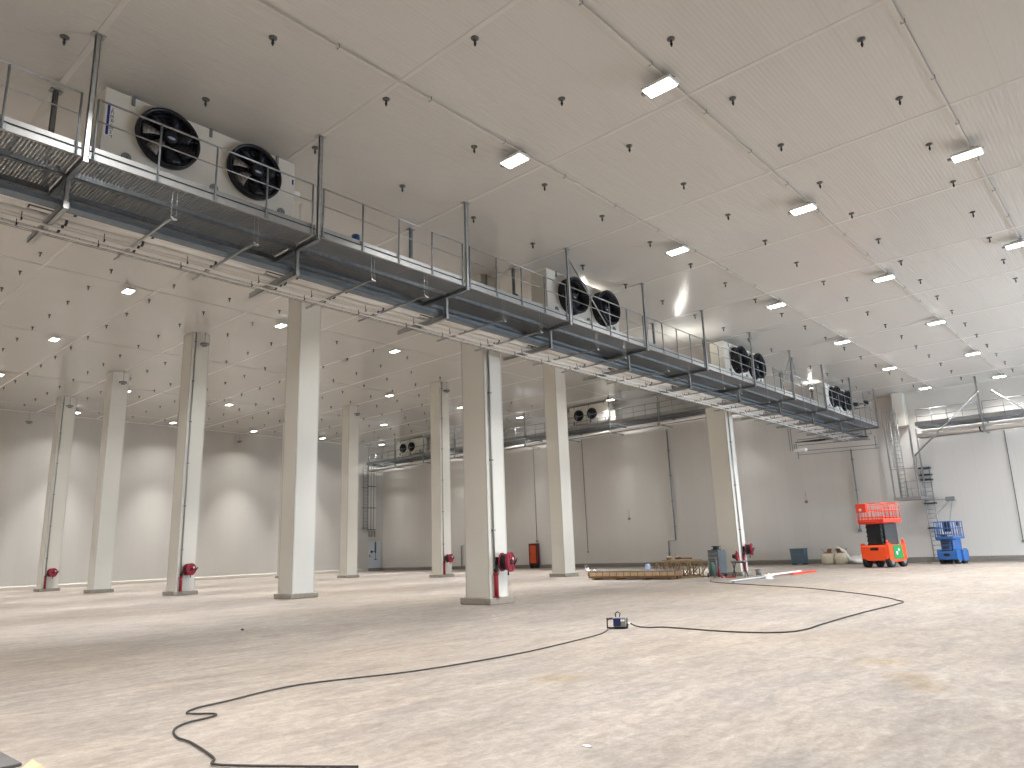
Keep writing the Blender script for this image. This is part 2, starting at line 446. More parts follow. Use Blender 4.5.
# pendant alarm devices hung by a rod in front of the columns
def pendant(x, y, z, zt, label):
    t = thing('pendant_sensor', label, 'sensor', (x, y, z), 0, 'pendant devices hanging by rods from the high ceiling')
    o = (x, y, z)
    MB(o).tube([(x, y, z + .1), (x, y, zt)], .018, 8).build('rod', M['galv_d'], t)
    m = MB(o); m.ringdisc((x, y, z), 'z', .1, .26, 0, .1, 20).cyl((x, y, z - .1), (x, y, z + .14), .13, 16)
    for q in range(4):
        a = q * PI / 2 + .4; m.bar((x + .1 * math.cos(a), y + .1 * math.sin(a), z + .05), (x + .25 * math.cos(a), y + .25 * math.sin(a), z + .05), .03)
    m.build('housing', M['grey'], t)
for x, y, z, lab in [(18.55, 63.4, 14.1, 'beside the last column of the near row'), (18.6, 52.8, 14.1, 'before the fourth column of the near row'),
                     (18.65, 40.7, 14.2, 'beside the third near row column top'), (38.3, 40.9, 14.2, 'before the far column beside the broad one'),
                     (38.3, 52.6, 14.1, 'before the far row column by the corner door'), (18.0, 71.7, 13.95, 'on the side wall past the near row'),
                     (37.2, 71.7, 13.95, 'on the side wall beyond the plain near column')]:
    pendant(x, y, z, ZH, 'grey round device on a rod ' + lab)

# ------------------------------------------------------------------ ceiling lights
def lamp_data(name, energy, spread):
    l = bpy.data.lights.new(name, 'AREA'); l.shape = 'RECTANGLE'; l.size = .35; l.size_y = .62
    l.energy = energy; l.color = (1., .985, .965); l.spread = math.radians(spread)
    return l
LD = lamp_data('lamp_beam', 255., 126); LDH = lamp_data('lamp_beam_high', 500., 60)

LDE = lamp_data('lamp_beam_end', 95., 126)

def make_light():
    t = thing('ceiling_light', '', 'ceiling light')
    b = MB(); b.cbox(-.21, .21, -.36, .36, .03, .1, .012)
    for q in range(9): b.box(-.17, .17, -.3 + q * .073, -.29 + q * .073, .1, .13)
    b.build('housing', M['white'], t)
    l = MB(); l.box(-.18, .18, -.32, .32, .012, .03); l.build('lens', M['lens'], t)
    k = MB()
    for s in (-1, 1):
        k.tube([(0, -.19 + s * .2, .1), (-.03, -.19 + s * .1, .17), (0, -.19, .212)], .008, 6)
    k.tube([(0, .25, .1), (.07, .2, .2), (.02, -.1, .2), (0, -.17, .212)], .012, 6)
    k.build('hanger_hook', M['dark'], t)
    d = MB(); d.box(-.05, .05, .36, .45, .04, .09); d.build('driver_box', M['grey'], t)
    return t
light0 = make_light(); first = [light0]
def place_light(x, y, z, label, group, ld):
    t = first.pop() if first else copy_tree(light0)
    t.location = (x, y, z); t['label'] = label; t['group'] = group
    lo = bpy.data.objects.new('lamp_beam', ld); C.objects.link(lo); lo.parent = t; lo.location = (0, 0, -.005)
    return t
RN = {10.95: 'in the row beside the walkway', 6.68: 'in the middle row of the low ceiling', 2.36: 'in the outer row of the low ceiling', -2.0: 'in the first row toward the gate wall', -6.3: 'in the second row toward the gate wall', -10.6: 'in the row along the gate wall'}
for y, rn in RN.items():
    for i in range(-2 if y > 0 else 4, 7):
        place_light(4.42 + 8.33 * i, y, ZL - .29, 'LED light %s, %s toward the back wall' % (rn, ORD[i + 2]), 'LED lights on the low ceiling', LD if i < 6 else LDE)
for j, y in enumerate((25.1, 36.0, 46.9, 58.2, 69.1)):
    for i in range(-2, 7):
        place_light(4.29 + 8.27 * i, y, ZH - .29, 'small LED light on the high ceiling, %s row past walkway, %s toward back wall' % (ORD[j], ORD[i + 2]), 'LED lights on the high ceiling', LDH)

# cable trunking lines with hooks along the light rows
for y, lab in ((10.76, 'white cable trunking with hooks along the lights beside the walkway'), (6.54, 'white cable trunking with hooks along the middle row of lights'),
               (2.26, 'white cable trunking with hooks along the outer row of lights')):
    t = thing('cable_trunking', lab, 'cable trunking', (20, y, ZL), 0, 'cable trunking lines of the low ceiling')
    o = (20, y, ZL)
    MB(o).box(XF, XB - .02, y - .018, y + .018, ZL - .075, ZL - .045).build('trunking', M['strip'], t)
    x = 4.8
    while x < 55:
        MB(o).tube([(x, y - .045, ZL - .001), (x, y - .045, ZL - .09), (x, y + .03, ZL - .1), (x, y + .03, ZL - .05)], .008, 6).build('hook', M['grey'], t)
        x += 2.45
for y, lab in ((35.81, 'faint cable trunking along the second light row of the high ceiling'), (46.71, 'faint cable trunking along the third light row of the high ceiling'),
               (58.01, 'faint cable trunking along the fourth light row of the high ceiling'), (68.91, 'faint cable trunking along the last light row by the side wall')):
    o = (20, y, ZH)
    tag(MB(o).box(XF, XB - .02, y - .02, y + .02, ZH - .012, ZH - .001).build('cable_trunking', M['strip'], None, o), lab, 'cable trunking', 'cable trunking lines of the high ceiling')

# ------------------------------------------------------------------ rows of drop fixings in the ceiling
def make_fixing():
    t = thing('ceiling_fixing', '', 'ceiling fixing')
    d = MB(); d.tube([(0, 0, 0), (0, 0, -.02), (0, 0, -.035)], [.085, .08, .03], 14); d.build('cover_disc', M['grey_d'], t)
    s = MB(); s.tube([(0, 0, -.05), (0, 0, -.1), (0, 0, -.11), (0, 0, -.135), (0, 0, -.15), (0, 0, -.18)], [.02, .02, .03, .03, .02, .018], 10); s.build('stem', M['dark'], t)
    return t
fix0 = make_fixing(); ff = [fix0]
near_rows = [3.04 + 2.82 * j for j in range(-3, 5)]
for j, y in enumerate(reversed(near_rows)):
    for i in range(19):
        x = 3.44 + 2.8 * i
        u, v = proj(x, y, ZL)
        if not (-15 < u < 1039 and -15 < v < 783): continue
        t = ff.pop() if ff else copy_tree(fix0)
        t.location = (x, y, ZL)
        t['label'] = 'dark fixing in the low ceiling, %s row from walkway, %s toward back wall' % (ORD[j], ORD[i])
        t['group'] = 'drop fixings in the low ceiling'
fm = MB(); fm.tube([(0, 0, 0), (0, 0, -.03), (0, 0, -.05)], [.08, .07, .03], 8).tube([(0, 0, -.05), (0, 0, -.19)], .026, 6)
far0 = fm.build('ceiling_fixing', M['grey_d']); fl_ = [far0]
far = []
for j in range(17):
    y = 22.75 + 2.9 * j
    for i in range(18):
        x = 5.45 + 2.86 * i
        u, v = proj(x, y, ZH)
        if -5 < u < 720 and v > 205 + .353 * u + 6: far.append((x, y, i, j))
far.sort(key=lambda a: math.hypot(a[0], a[1]))
for x, y, i, j in far[:190]:
    o = fl_.pop() if fl_ else far0.copy()
    if o is not far0: C.objects.link(o)
    o.location = (x, y, ZH)
    tag(o, 'small fixing in the high ceiling, %s row past walkway, %s toward back wall' % (ORD[j], ORD[i]), 'ceiling fixing', 'drop fixings in the high ceiling')
for x, y, i, j in far[190:]:
    o = far0.copy(); C.objects.link(o); o.location = (x, y, ZH)
    tag(o, 'tiny fixing in the high ceiling, %s row past walkway, %s toward back wall' % (ORD[j], ORD[i]), 'ceiling fixing', 'drop fixings in the high ceiling')
print('far fixings', len(far))

# ------------------------------------------------------------------ the hanging walkway
DZ = 9.22                        # deck top
YN, YD = 13.85, 16.3             # near and far edge
wk = thing('hanging_walkway', 'long galvanised steel walkway hung from the low ceiling, carrying the fan coolers', 'walkway', (3.87, YN, 9.0))
WO = (3.87, YN, 9.0)

def channel(m, a, b, y, z0, z1, w=.06, t=.012, open_to=1):
    """C profile running along x with its web at y"""
    m.box(a, b, y - t / 2, y + t / 2, z0, z1)
    y2 = y + w * open_to
    m.box(a, b, min(y, y2), max(y, y2), z0, z0 + t).box(a, b, min(y, y2), max(y, y2), z1 - t, z1)

# steel hangers and cross members at every bay line
for hx in HX:
    h = MB(WO)
    h.box(hx - .05, hx + .05, YN - .07, YN - .055, 9.0, ZL).box(hx - .05, hx - .036, YN - .07, YN - .01, 9.0, ZL).box(hx + .036, hx + .05, YN - .07, YN - .01, 9.0, ZL)
    ho = h.build('hanger', M['galv'], wk)
    MB(WO).box(hx - .12, hx + .12, YN - .12, YN + .06, ZL - .015, ZL - .001).build('ceiling_plate', M['galv'], ho)
    h = MB(WO)
    h.box(hx - .05, hx + .05, YD - .05, YD - .035, 8.98, ZL).box(hx - .05, hx - .036, YD - .05, YD + .02, 8.98, ZL).box(hx + .036, hx + .05, YD - .05, YD + .02, 8.98, ZL)
    ho = h.build('hanger', M['galv_d'], wk)
    MB(WO).box(hx - .12, hx + .12, YD - .1, YD + .08, ZL - .015, ZL - .001).build('ceiling_plate', M['galv_d'], ho)
    b = MB(WO)
    b.box(hx - .05, hx + .05, YN - .08, YD + .02, 8.99, 9.004).box(hx + .037, hx + .05, YN - .08, YD + .02, 8.99, 9.12).box(hx - .05, hx + .05, YN - .08, YD + .02, 9.108, 9.12)
    b.build('cross_beam', M['galv_d'], wk)
    a = MB(WO)
    a.box(hx - .05, hx + .05, 14.66, 14.675, 8.38, 9.0).box(hx + .037, hx + .05, 14.66, 14.75, 8.38, 9.0).box(hx - .05, hx - .037, 14.66, 14.75, 8.38, 9.0)
    a.box(hx - .05, hx + .05, 14.64, 16.88, 8.37, 8.384).box(hx + .037, hx + .05, 14.64, 16.88, 8.37, 8.5).box(hx - .05, hx - .037, 14.64, 16.88, 8.37, 8.5)
    a.build('tray_bracket', M['galv'], wk)

for n in range(len(HX) - 1):
    a, b = HX[n] + .06, HX[n + 1] - .06
    e = MB(WO); channel(e, a, b, YN, 9.12, 9.26, .06); e.build('edge_beam', M['plate'], wk)
    e = MB(WO); e.box(a, b, YN - .03, YN + .05, 9.262, 9.272); e.build('shadow_gap_strip', M['dark'], wk)  # dark strip standing in for the shadow gap below the toe board
    e = MB(WO); e.box(a, b, YN + .02, YN + .028, 9.275, 9.395); e.build('toe_board', M['plate'], wk)
    for y in (14.72, 15.72):
        e = MB(WO); e.box(a, b, y - .05, y + .06, 9.06, 9.075).box(a, b, y - .05, y - .037, 9.06, 9.18).box(a, b, y + .047, y + .06, 9.06, 9.18)
        e.build('joist', M['galv_d'], wk)
    e = MB(WO); channel(e, a, b, YD, 9.1, 9.26, .06, .012, -1); e.box(a, b, YD - .03, YD - .022, 9.26, 9.4); e.build('edge_beam', M['galv_d'], wk)
    # pressed grating: bearing bars across the walkway
    g = MB(WO); x = a + .02
    while x < b:
        g.box(x, x + .018, YN + .05, YD - .05, DZ - .062, DZ); x += .064
    y = YN + .1
    while y < YD - .06:
        g.box(a, b, y, y + .008, DZ - .02, DZ - .008); y += .15
    for q in range(0, 6):
        xx = a + (b - a) * q / 5; g.box(xx - .008, xx + .008, YN + .05, YD - .05, DZ - .05, DZ + .002)
    g.build('deck_grating', M['grate'], wk)
    # guard rail of the bay
    p0, p1 = HX[n] + .13, HX[n + 1] - .16
    rl = MB(WO); rl.tube([(p0, YN - .02, 10.38), (p1, YN - .02, 10.38)], .021, 8); gr = rl.build('guardrail', M['galv'], wk)
    rl = MB(WO); rl.tube([(p0, YN - .02, 9.93), (p1, YN - .02, 9.93)], .014, 8); rl.build('mid_rail', M['galv'], gr)
    npost = 5
    for q in range(npost):
        x = p0 + (p1 - p0) * q / (npost - 1)
        pm = MB(WO); pm.tube([(x, YN - .02, 9.14), (x, YN - .02, 10.38)], .022, 8).box(x - .04, x + .07, YN - .012, YN - .004, 9.13, 9.27)
        pm.build('post', M['galv_d'], gr)
    # light struts between the brackets carry the trays
    for s in (.332, .69):
        x = HX[n] + (HX[n + 1] - HX[n]) * s
        st = MB(WO); st.tube([(x, 13.93, 8.48), (x, 13.93, 9.13)], .008, 6).tube([(x + .1, 13.93, 8.48), (x + .1, 13.93, 9.13)], .006, 6).box(x - .02, x + .02, 13.88, 16.86, 8.456, 8.5).box(x - .02, x + .12, 13.9, 13.96, 8.456, 8.48)
        st.tube([(x, 16.6, 8.43), (x, 16.6, 8.56)], .012, 6)
        st.build('tray_strut', M['galv'], wk)
# slanted bracing seen at two hangers
for hx, s, k in ((HX[4], 1, 2.3), (HX[8], 1, 1.7), (HX[8], -1, 1.7)):
    if True:
        MB(WO).tube([(hx, YN - .05, ZL - .3), (hx + s * k, YN - .03, 9.3)], .022, 8).build('brace', M['galv'], wk)

# cable trays and pipes running along the underside brackets
PX0, PX1 = -6.0, 53.3
def run(name, label, cat, m, mtl, group='pipes and trays under the walkway'):
    return tag(m.build(name, mtl), label, cat, group)
tm = MB(); ty0, ty1 = 14.83, 15.13
tm.box(PX0, PX1, ty0, ty1, 8.505, 8.512).box(PX0, PX1, ty0, ty0 + .006, 8.505, 8.6).box(PX0, PX1, ty1 - .006, ty1, 8.505, 8.6)
ct = thing('cable_tray', 'wide blue-grey cable tray running along under the walkway deck', 'cable tray', (0, 15, 8.505), 0, 'pipes and trays under the walkway')
tm.off = Vector((0, 0, 0)); tm.v = [(x, y - 15, z - 8.505) for x, y, z in tm.v]
tm.build('tray', M['tray'], ct)
cb = MB((0, 15, 8.505))
for i, y in enumerate((14.88, 14.93, 14.99, 15.04, 15.08)): cb.tube([(PX0, y, 8.53), (PX1, y, 8.53)], .016 + .004 * (i % 2), 6)
cb.build('cables', M['black'], ct)

def pipe_run(y, z, r, mtl, label, name='pipe', clip=True):
    t = thing(name, label, 'pipe', (PX0, y, z), 0, 'pipes and trays under the walkway')
    o = (PX0, y, z)
    MB(o).tube([(PX0, y, z), (PX1, y, z)], r, 14).build('pipe_body', M[mtl], t)
    if clip:
        for n in range(len(HX) - 1):
            for s in (.06, .36, .69):
                x = HX[n] + (HX[n + 1] - HX[n]) * s
                c = MB(o); c.tube([(x, y, z), (x + .05, y, z)], r + .012, 12).box(x, x + .05, y - .012, y + .012, z + r, z + r + .09); c.build('clamp', M['dark'], t)
    return t
pipe_run(15.22, 8.57, .05, 'pipe', 'thin pale pipe beside the blue-grey tray under the walkway')
t = thing('insulated_pipe', 'thick cream insulated pipe in broken lengths under the walkway', 'pipe', (PX0, 15.45, 8.66), 0, 'pipes and trays under the walkway')
o = (PX0, 15.45, 8.66)
MB(o).tube([(PX0, 15.45, 8.66), (PX1, 15.45, 8.66)], .07, 12).build('carrier_pipe', M['dark'], t)
for n in range(len(HX) - 1):
    MB(o).tube([(HX[n] + .1, 15.45, 8.66), (HX[n + 1] - .45, 15.45, 8.66)], .15, 16).build('insulation_sleeve', M['insul'], t)
    MB(o).tube([(HX[n + 1] - .45, 15.45, 8.66), (HX[n + 1] - .41, 15.45, 8.66)], .12, 16).build('end_cap', M['dark'], t)
pipe_run(15.8, 8.6, .075, 'pipe', 'white pipe next to the thick cream one under the walkway')
pipe_run(16.02, 8.595, .07, 'insul', 'cream pipe between two white pipes under the walkway')
pipe_run(16.24, 8.61, .085, 'pipe', 'outermost white pipe under the walkway beside the wire tray')
for y, lab in ((15.62, 'inner slim steel conduit slung below the tray brackets'), (15.95, 'outer slim steel conduit slung below the tray brackets')):
    t = pipe_run(y, 8.345, .024, 'pipe', lab, 'steel_conduit', False)
    for n in range(len(HX) - 1):
        for s in (.2, .55, .9):
            x = HX[n] + (HX[n + 1] - HX[n]) * s
            MB((PX0, y, 8.345)).box(x, x + .03, y - .03, y + .03, 8.32, 8.37).tube([(x + .015, y, 8.36), (x + .015, y, 8.5)], .008, 6).build('clamp', M['dark'], t)
wt = MB((0, 16.5, 8.505)); wy0, wy1 = 16.36, 16.56
for y in (wy0, wy0 + .06, wy0 + .12, wy1): wt.tube([(PX0, y, 8.52), (PX1, y, 8.52)], .007, 5)
wt.tube([(PX0, wy0, 8.6), (PX1, wy0, 8.6)], .007, 5).tube([(PX0, wy1, 8.6), (PX1, wy1, 8.6)], .007, 5)
x = PX0
while x < PX1:
    wt.tube([(x, wy0, 8.6), (x, wy0, 8.512), (x, wy1, 8.512), (x, wy1, 8.6)], .007, 5); x += .28
t = thing('wire_tray', 'narrow wire mesh cable tray along the outer edge of the pipe run', 'cable tray', (0, 16.5, 8.505), 0, 'pipes and trays under the walkway')
wt.build('wire_basket', M['galv_d'], t)
wc = MB((0, 16.5, 8.505))
for i in range(4): wc.tube([(PX0, 16.385 + i * .05, 8.55), (PX1, 16.385 + i * .05, 8.55)], .026, 6)
wc.build('cables', M['pipe'], t)

# ------------------------------------------------------------------ fan coolers
def fan(parent, cx, fy, cz, r=.68, depth=.14, rot=0., lobes=False):
    """black fan ring in the unit front (front plane y = 0 local, sticking out to -depth)"""
    m = MB(); n = 40
    if lobes: depth = .4
    prof = [(r * .9, 0), (r * .88, -.05), (r * .9, -depth), (r * .97, -depth - .02), (r, -depth), (r, -.06), (r * 1.0, -.03), (r * 1.0, 0)]
    if lobes:     # two rings with a waist between them
        prof = [(r * .9, 0), (r * .72, -.08), (r * .9, -depth), (r * .97, -depth - .02), (r, -depth), (r, -depth + .1), (r * .78, -depth + .14), (r * .78, -.12), (r, -.08), (r, 0)]
    m.loft([[(cx + math.cos(2 * PI * k / n) * q, fy + t, cz + math.sin(2 * PI * k / n) * q) for k in range(n)] for q, t in prof], False, True)
    m.add([(cx + math.cos(2 * PI * k / n) * r * .95, fy - .008, cz + math.sin(2 * PI * k / n) * r * .95) for k in range(n)], [list(range(n))])
    f = m.build('fan', M['navy'], parent)
    for k in range(7):
        a = rot + 2 * PI * k / 7
        b = MB(); vs = []
        for i in range(5):
            q = .17 + (r * .86 - .17) * i / 4; wdt = .1 + .13 * i / 4; sk = .22 * i / 4
            for s, dz in ((-1, .05), (1, -.05)):
                aa = a + sk + s * wdt / q * .5 * 1.3
                vs.append((cx + math.cos(aa) * q, fy - .1 + dz, cz + math.sin(aa) * q))
        nb = len(vs)
        vs += [(x, y + .012, z) for x, y, z in vs]
        fs = [(2 * i, 2 * i + 1, 2 * i + 3, 2 * i + 2) for i in range(4)] + [(nb + 2 * i + 2, nb + 2 * i + 3, nb + 2 * i + 1, nb + 2 * i) for i in range(4)]
        fs += [(2 * i, 2 * i + 2, nb + 2 * i + 2, nb + 2 * i) for i in range(4)] + [(2 * i + 3, 2 * i + 1, nb + 2 * i + 1, nb + 2 * i + 3) for i in range(4)]
        fs += [(8, 9, nb + 9, nb + 8), (1, 0, nb, nb + 1)]
        b.add(vs, fs, True)
        b.build('blade', M['blade'] if k in (2, 3) else M['navy'], f)  # two blades coloured pale as if lit, the others black as if shaded
    h = MB(); h.tube([(cx, fy + .05, cz), (cx, fy - .2, cz), (cx, fy - .24, cz)], [.17, .16, .12], 20); ho = h.build('hub', M['black'], f)
    s = MB(); s.cyl((cx, fy - .24, cz), (cx, fy - .246, cz), .11, 20).use(1).prism([(cx - .09, cz - .05), (cx - .05, cz - .09), (cx + .05, cz - .09), (cx + .09, cz - .05), (cx + .03, cz - .03), (cx - .03, cz - .03)], 'y', fy - .25, fy - .246)
    s.build('hub_badge', [M['navy'], M['lightblue']], f)
    g = MB()
    for q in [r * k for k in (.32, .45, .59, .72, .85, .95)]:
        g.tube([(cx + math.cos(2 * PI * k / 32) * q, fy - depth, cz + math.sin(2 * PI * k / 32) * q) for k in range(32)], .005, 4, closed=True)
    for k in range(6):
        a = k * PI / 3 + .2; g.tube([(cx + .12 * math.cos(a), fy - depth + .06, cz + .12 * math.sin(a)), (cx + r * .9 * math.cos(a), fy - depth, cz + r * .9 * math.sin(a))], .008, 5)
    g.build('grille', M['navy'], f)
    return f

def cooler(loc, rz, label, lobes=False, sign=True, fx=(1.3, 3.34), fr=.68, fz=1.05, name='twin fan air coolers'):
    """twin fan air cooler, local front at y = 0, x from 0 to 4.45, base on local z = 0"""
    t = thing('fan_cooler', label, 'fan cooler', loc, rz, name)
    Lx, Hh, Dp = 4.45, 1.74, .72
    c = MB()
    c.prism([(0, .1), (0, Hh), (Dp, Hh), (Dp, .1), (Dp - .1, .02), (.1, .02)], 'x', 0, Lx)
    for x in (1.12, Lx / 2, 3.33): c.box(x - .006, x + .006, -.004, 0, .1, Hh)
    c.build('casing', M['unit'], t)
    fan(t, fx[0], 0, fz, fr, lobes=lobes, rot=1.1); fan(t, fx[1], 0, fz, fr, lobes=lobes, rot=1.0)
    for x in (.55, 2.25, 3.95):
        b = MB(); b.box(x - .03, x + .03, -.03, -.002, Hh - .2, Hh - .01).box(x - .03, x + .03, -.03, .1, Hh - .001, Hh + .02); b.build('top_clip', M['grey'], t)
    for x in (.5, 2.4, 4.1):
        b = MB(); b.ringdisc((x, -.03, .3), 'y', .02, .1, 0, .028, 14).box(x - .09, x + .09, -.04, -.002, .06, .28); b.build('drain_cover', M['grey'], t)
    for x in (.1, Lx / 2, Lx - .1):
        b = MB(); b.bar((x, .12, -.38), (x, .12, .06), .06).bar((x, Dp - .12, -.38), (x, Dp - .12, .06), .06); b.build('leg', M['galv_d'], t)
    if sign:
        s = MB(); s.box(.02, .2, -.012, -.002, .62, 1.4).use(1).box(.06, .11, -.016, -.012, .66, 1.36).use(2)
        z = 1.3
        for gl in ('N', 'C', 'E', 'R', 'I', 'E', 'H', 'T'):     # the upright row of small letters on the maker's strip, too small to read in the photo
            st = {'N': ((0, 0, 0, 1), (0, 1, 1, 0), (1, 0, 1, 1)), 'C': ((0, 0, 0, 1), (0, 0, 1, 0), (0, 1, 1, 1)), 'E': ((0, 0, 0, 1), (0, 0, 1, 0), (0, 1, 1, 1), (0, .5, .8, .5)),
                  'R': ((0, 0, 0, 1), (0, 1, 1, 1), (1, 1, 1, .5), (0, .5, 1, .5), (.4, .5, 1, 0)), 'I': ((.5, 0, .5, 1),), 'H': ((0, 0, 0, 1), (1, 0, 1, 1), (0, .5, 1, .5)), 'T': ((.5, 0, .5, 1), (0, 1, 1, 1))}[gl]
            for x0, z0, x1, z1 in st:
                s.bar((.135 + z0 * .05, -.015, z - x0 * .06), (.135 + z1 * .05, -.015, z - x1 * .06), .012, .006, (0, 1, 0))
            z -= .088
        s.build('maker_strip', [M['white'], M['blue'], M['grey']], t)
        s = MB(); s.box(Lx - .13, Lx - .02, -.012, -.002, 1.12, 1.3).use(1).box(Lx - .08, Lx - .03, -.016, -.012, 1.14, 1.28); s.build('corner_badge', [M['white'], M['blue']], t)
    # refrigerant connections beside the casing
    q = MB(); q.tube([(Lx, .4, 1.15), (Lx + .35, .3, 1.15)], .06, 12).tube([(Lx + .1, .45, 1.0), (Lx + .22, .45, .96), (Lx + .22, .45, -.4)], .05, 12).tube([(Lx + .42, .35, .9), (Lx + .42, .35, -.4)], .04, 10)
    q.build('refrigerant_pipe', M['pipe'], t)
    return t
UZ = 9.74
for i, (x, lab) in enumerate(((4.45, 'white twin fan cooler on the walkway closest to the camera, round black fan rings'),
                              (18.95, 'second white twin fan cooler along the walkway, lamp glowing behind it'),
                              (32.7, 'third white twin fan cooler along the walkway'), (46.75, 'last white twin fan cooler at the walkway end near the back wall'))):
    cooler((x, 15.0, UZ), 0, lab, lobes=i > 0, sign=i == 0, fz=1.05 if i == 0 else .94)

# work lamps left burning behind the coolers
def flood(x, y, z, aim, e, label):
    t = thing('flood_lamp', label, 'lamp', (x, y, z), 0, 'lamps glowing behind the coolers')
    o = (x, y, z)
    MB(o).box(x - .14, x + .14, y - .03, y + .03, z - .02, z + .2).tube([(x, y, z - .02), (x, y, DZ + .005)], .02, 8).box(x - .12, x + .12, y - .12, y + .12, DZ, DZ + .02).build('housing', M['dark'], t)
    MB(o).box(x - .12, x + .12, y - .1, y + .1, z + .2, z + .215).build('lens', M['lens'], t)
    l = bpy.data.lights.new('lamp_beam', 'AREA'); l.size = .2; l.energy = e; l.color = (1, .97, .9)
    lo = bpy.data.objects.new('lamp_beam', l); C.objects.link(lo); lo.parent = t; lo.location = (0, 0, .225); lo.rotation_euler = (PI, 0, 0)
flood(22.4, 15.86, 11.2, 0, 60, 'small lamp shining upward behind the second fan cooler')
flood(30.6, 16.0, 10.0, 0, 55, 'small lamp shining upward on the deck between second and third coolers')
flood(47.2, 15.95, 11.1, 0, 25, 'small lamp shining upward by the last fan cooler')

# valves and pipe stubs along the deck between the coolers
def valve(x, y, z, c, label, s=1.):
    t = thing('valve', label, 'valve', (x, y, DZ), 0, 'valves on the walkway deck')
    o = (x, y, DZ)
    MB(o).tube([(x - .35 * s, y, z), (x + .35 * s, y, z)], .05 * s, 10).tube([(x, y, DZ), (x, y, z)], .035, 8).build('pipe_body', M['galv_d'], t)
    MB(o).ball((x, y, z + .08 * s), .1 * s).cyl((x, y, z + .1 * s), (x, y, z + .28 * s), .09 * s, 14).build('actuator', M[c], t)
    MB(o).ringdisc((x + .3 * s, y, z), 'x', .04 * s, .11 * s, -.03, .03, 14).build('flange', M['dark'], t)
valve(10.5, 14.6, 9.58, 'valve', 'blue capped valve on the deck just past the first cooler', 1.15)
valve(11.0, 14.75, 9.45, 'black', 'black capped valve beside the blue one on the deck')
valve(11.95, 14.5, 9.4, 'dark', 'dark small valve on the deck before the third hanger', .7)
valve(17.1, 14.9, 9.6, 'dark', 'dark valve group on the deck before the second cooler', 1.3)
valve(24.3, 14.9, 9.62, 'valve', 'blue capped valve on the deck past the second cooler', 1.1)
valve(24.9, 14.7, 9.45, 'black', 'black capped valve past the second cooler', .9)
valve(37.9, 14.9, 9.6, 'valve', 'teal blue valve on the deck past the third cooler', 1.1)
valve(42.2, 14.9, 9.5, 'black', 'black valve on the deck before the last cooler', 1.2)
valve(43.4, 14.9, 9.5, 'black', 'second black valve on the deck before the last cooler', 1.)

# ------------------------------------------------------------------ walkways along the back wall
def rear_walkway(name, label, xa, xb, y0, y1, dz, zc, step, rail_h, trays):
    o = (xa, y0, dz - .25)
    t = thing('wall_walkway', label, 'walkway', o)
    MB(o).box(xa, xa + .012, y0, y1, dz - .16, dz).box(xa, xa + .07, y0, y1, dz - .16, dz - .148).box(xa, xa + .07, y0, y1, dz - .012, dz).box(xa + .01, xa + .018, y0, y1, dz, dz + .12).build('edge_beam', M['plate'], t)
    MB(o).box(xb - .012, xb, y0, y1, dz - .16, dz).box(xb - .07, xb, y0, y1, dz - .16, dz - .148).build('edge_beam', M['galv_d'], t)
    g = MB(o); y = y0 + .02
    while y < y1:
        g.box(xa + .02, xb - .02, y, y + .075, dz - .03, dz - .002); y += .1
    for k in range(5):
        x = xa + .1 + (xb - xa - .2) * k / 4; g.box(x, x + .02, y0, y1, dz - .055, dz)
    g.build('deck_grating', M['grate'], t)
    for k in (1, 2):
        x = xa + (xb - xa) * k / 3
        MB(o).box(x - .04, x + .04, y0, y1, dz - .2, dz - .06).build('joist', M['galv_d'], t)
    ys = []; y = y0 + .6
    while y < y1 - .3: ys.append(y); y += step
    for y in ys:
        h = MB(o); h.box(xa - .07, xa - .055, y - .05, y + .05, dz - 1.0, zc).box(xa - .07, xa - .01, y - .05, y - .036, dz - 1.0, zc).box(xa - .07, xa - .01, y + .036, y + .05, dz - 1.0, zc)
        ho = h.build('hanger', M['galv'], t)
        MB(o).box(xa - .14, xa + .06, y - .12, y + .12, zc - .016, zc - .001).build('ceiling_plate', M['galv'], ho)
        MB(o).box(xa - .06, xb, y - .05, y + .05, dz - .28, dz - .2).build('cross_beam', M['galv_d'], t)
        MB(o).box(xa - .06, xb - .5, y - .04, y + .04, dz - 1.0, dz - .92).build('tray_bracket', M['galv_d'], t)
    ends = ys + ([y1 - .05] if y1 - ys[-1] > 1 else [])
    for i in range(len(ends) - 1):
        a, b = ends[i] + .12, ends[i + 1] - .12
        gr = MB(o).tube([(xa - .02, a, dz + rail_h), (xa - .02, b, dz + rail_h)], .028, 8).build('guardrail', M['galv_d'], t)
        MB(o).tube([(xa - .02, a, dz + rail_h * .5), (xa - .02, b, dz + rail_h * .5)], .022, 8).build('mid_rail', M['galv_d'], gr)
        for q in range(5):
            y = a + (b - a) * q / 4
            MB(o).tube([(xa - .02, y, dz - .1), (xa - .02, y, dz + rail_h)], .022, 8).build('post', M['galv_d'], gr)
    for x, z, r, mt, nm, lab in trays:
        p = (x, y0, z)
        tt = thing('pipe', lab, 'pipe', p, 0, 'pipes under the back wall walkways')
        MB(p).tube([(x, y0 - .4, z), (x, y1, z)], r, 12).build('pipe_body', M[mt], tt)
        for y in ys: MB(p).tube([(x, y + .2, z), (x, y + .28, z)], r + .015, 12).build('clamp', M['dark'], tt)
    return t

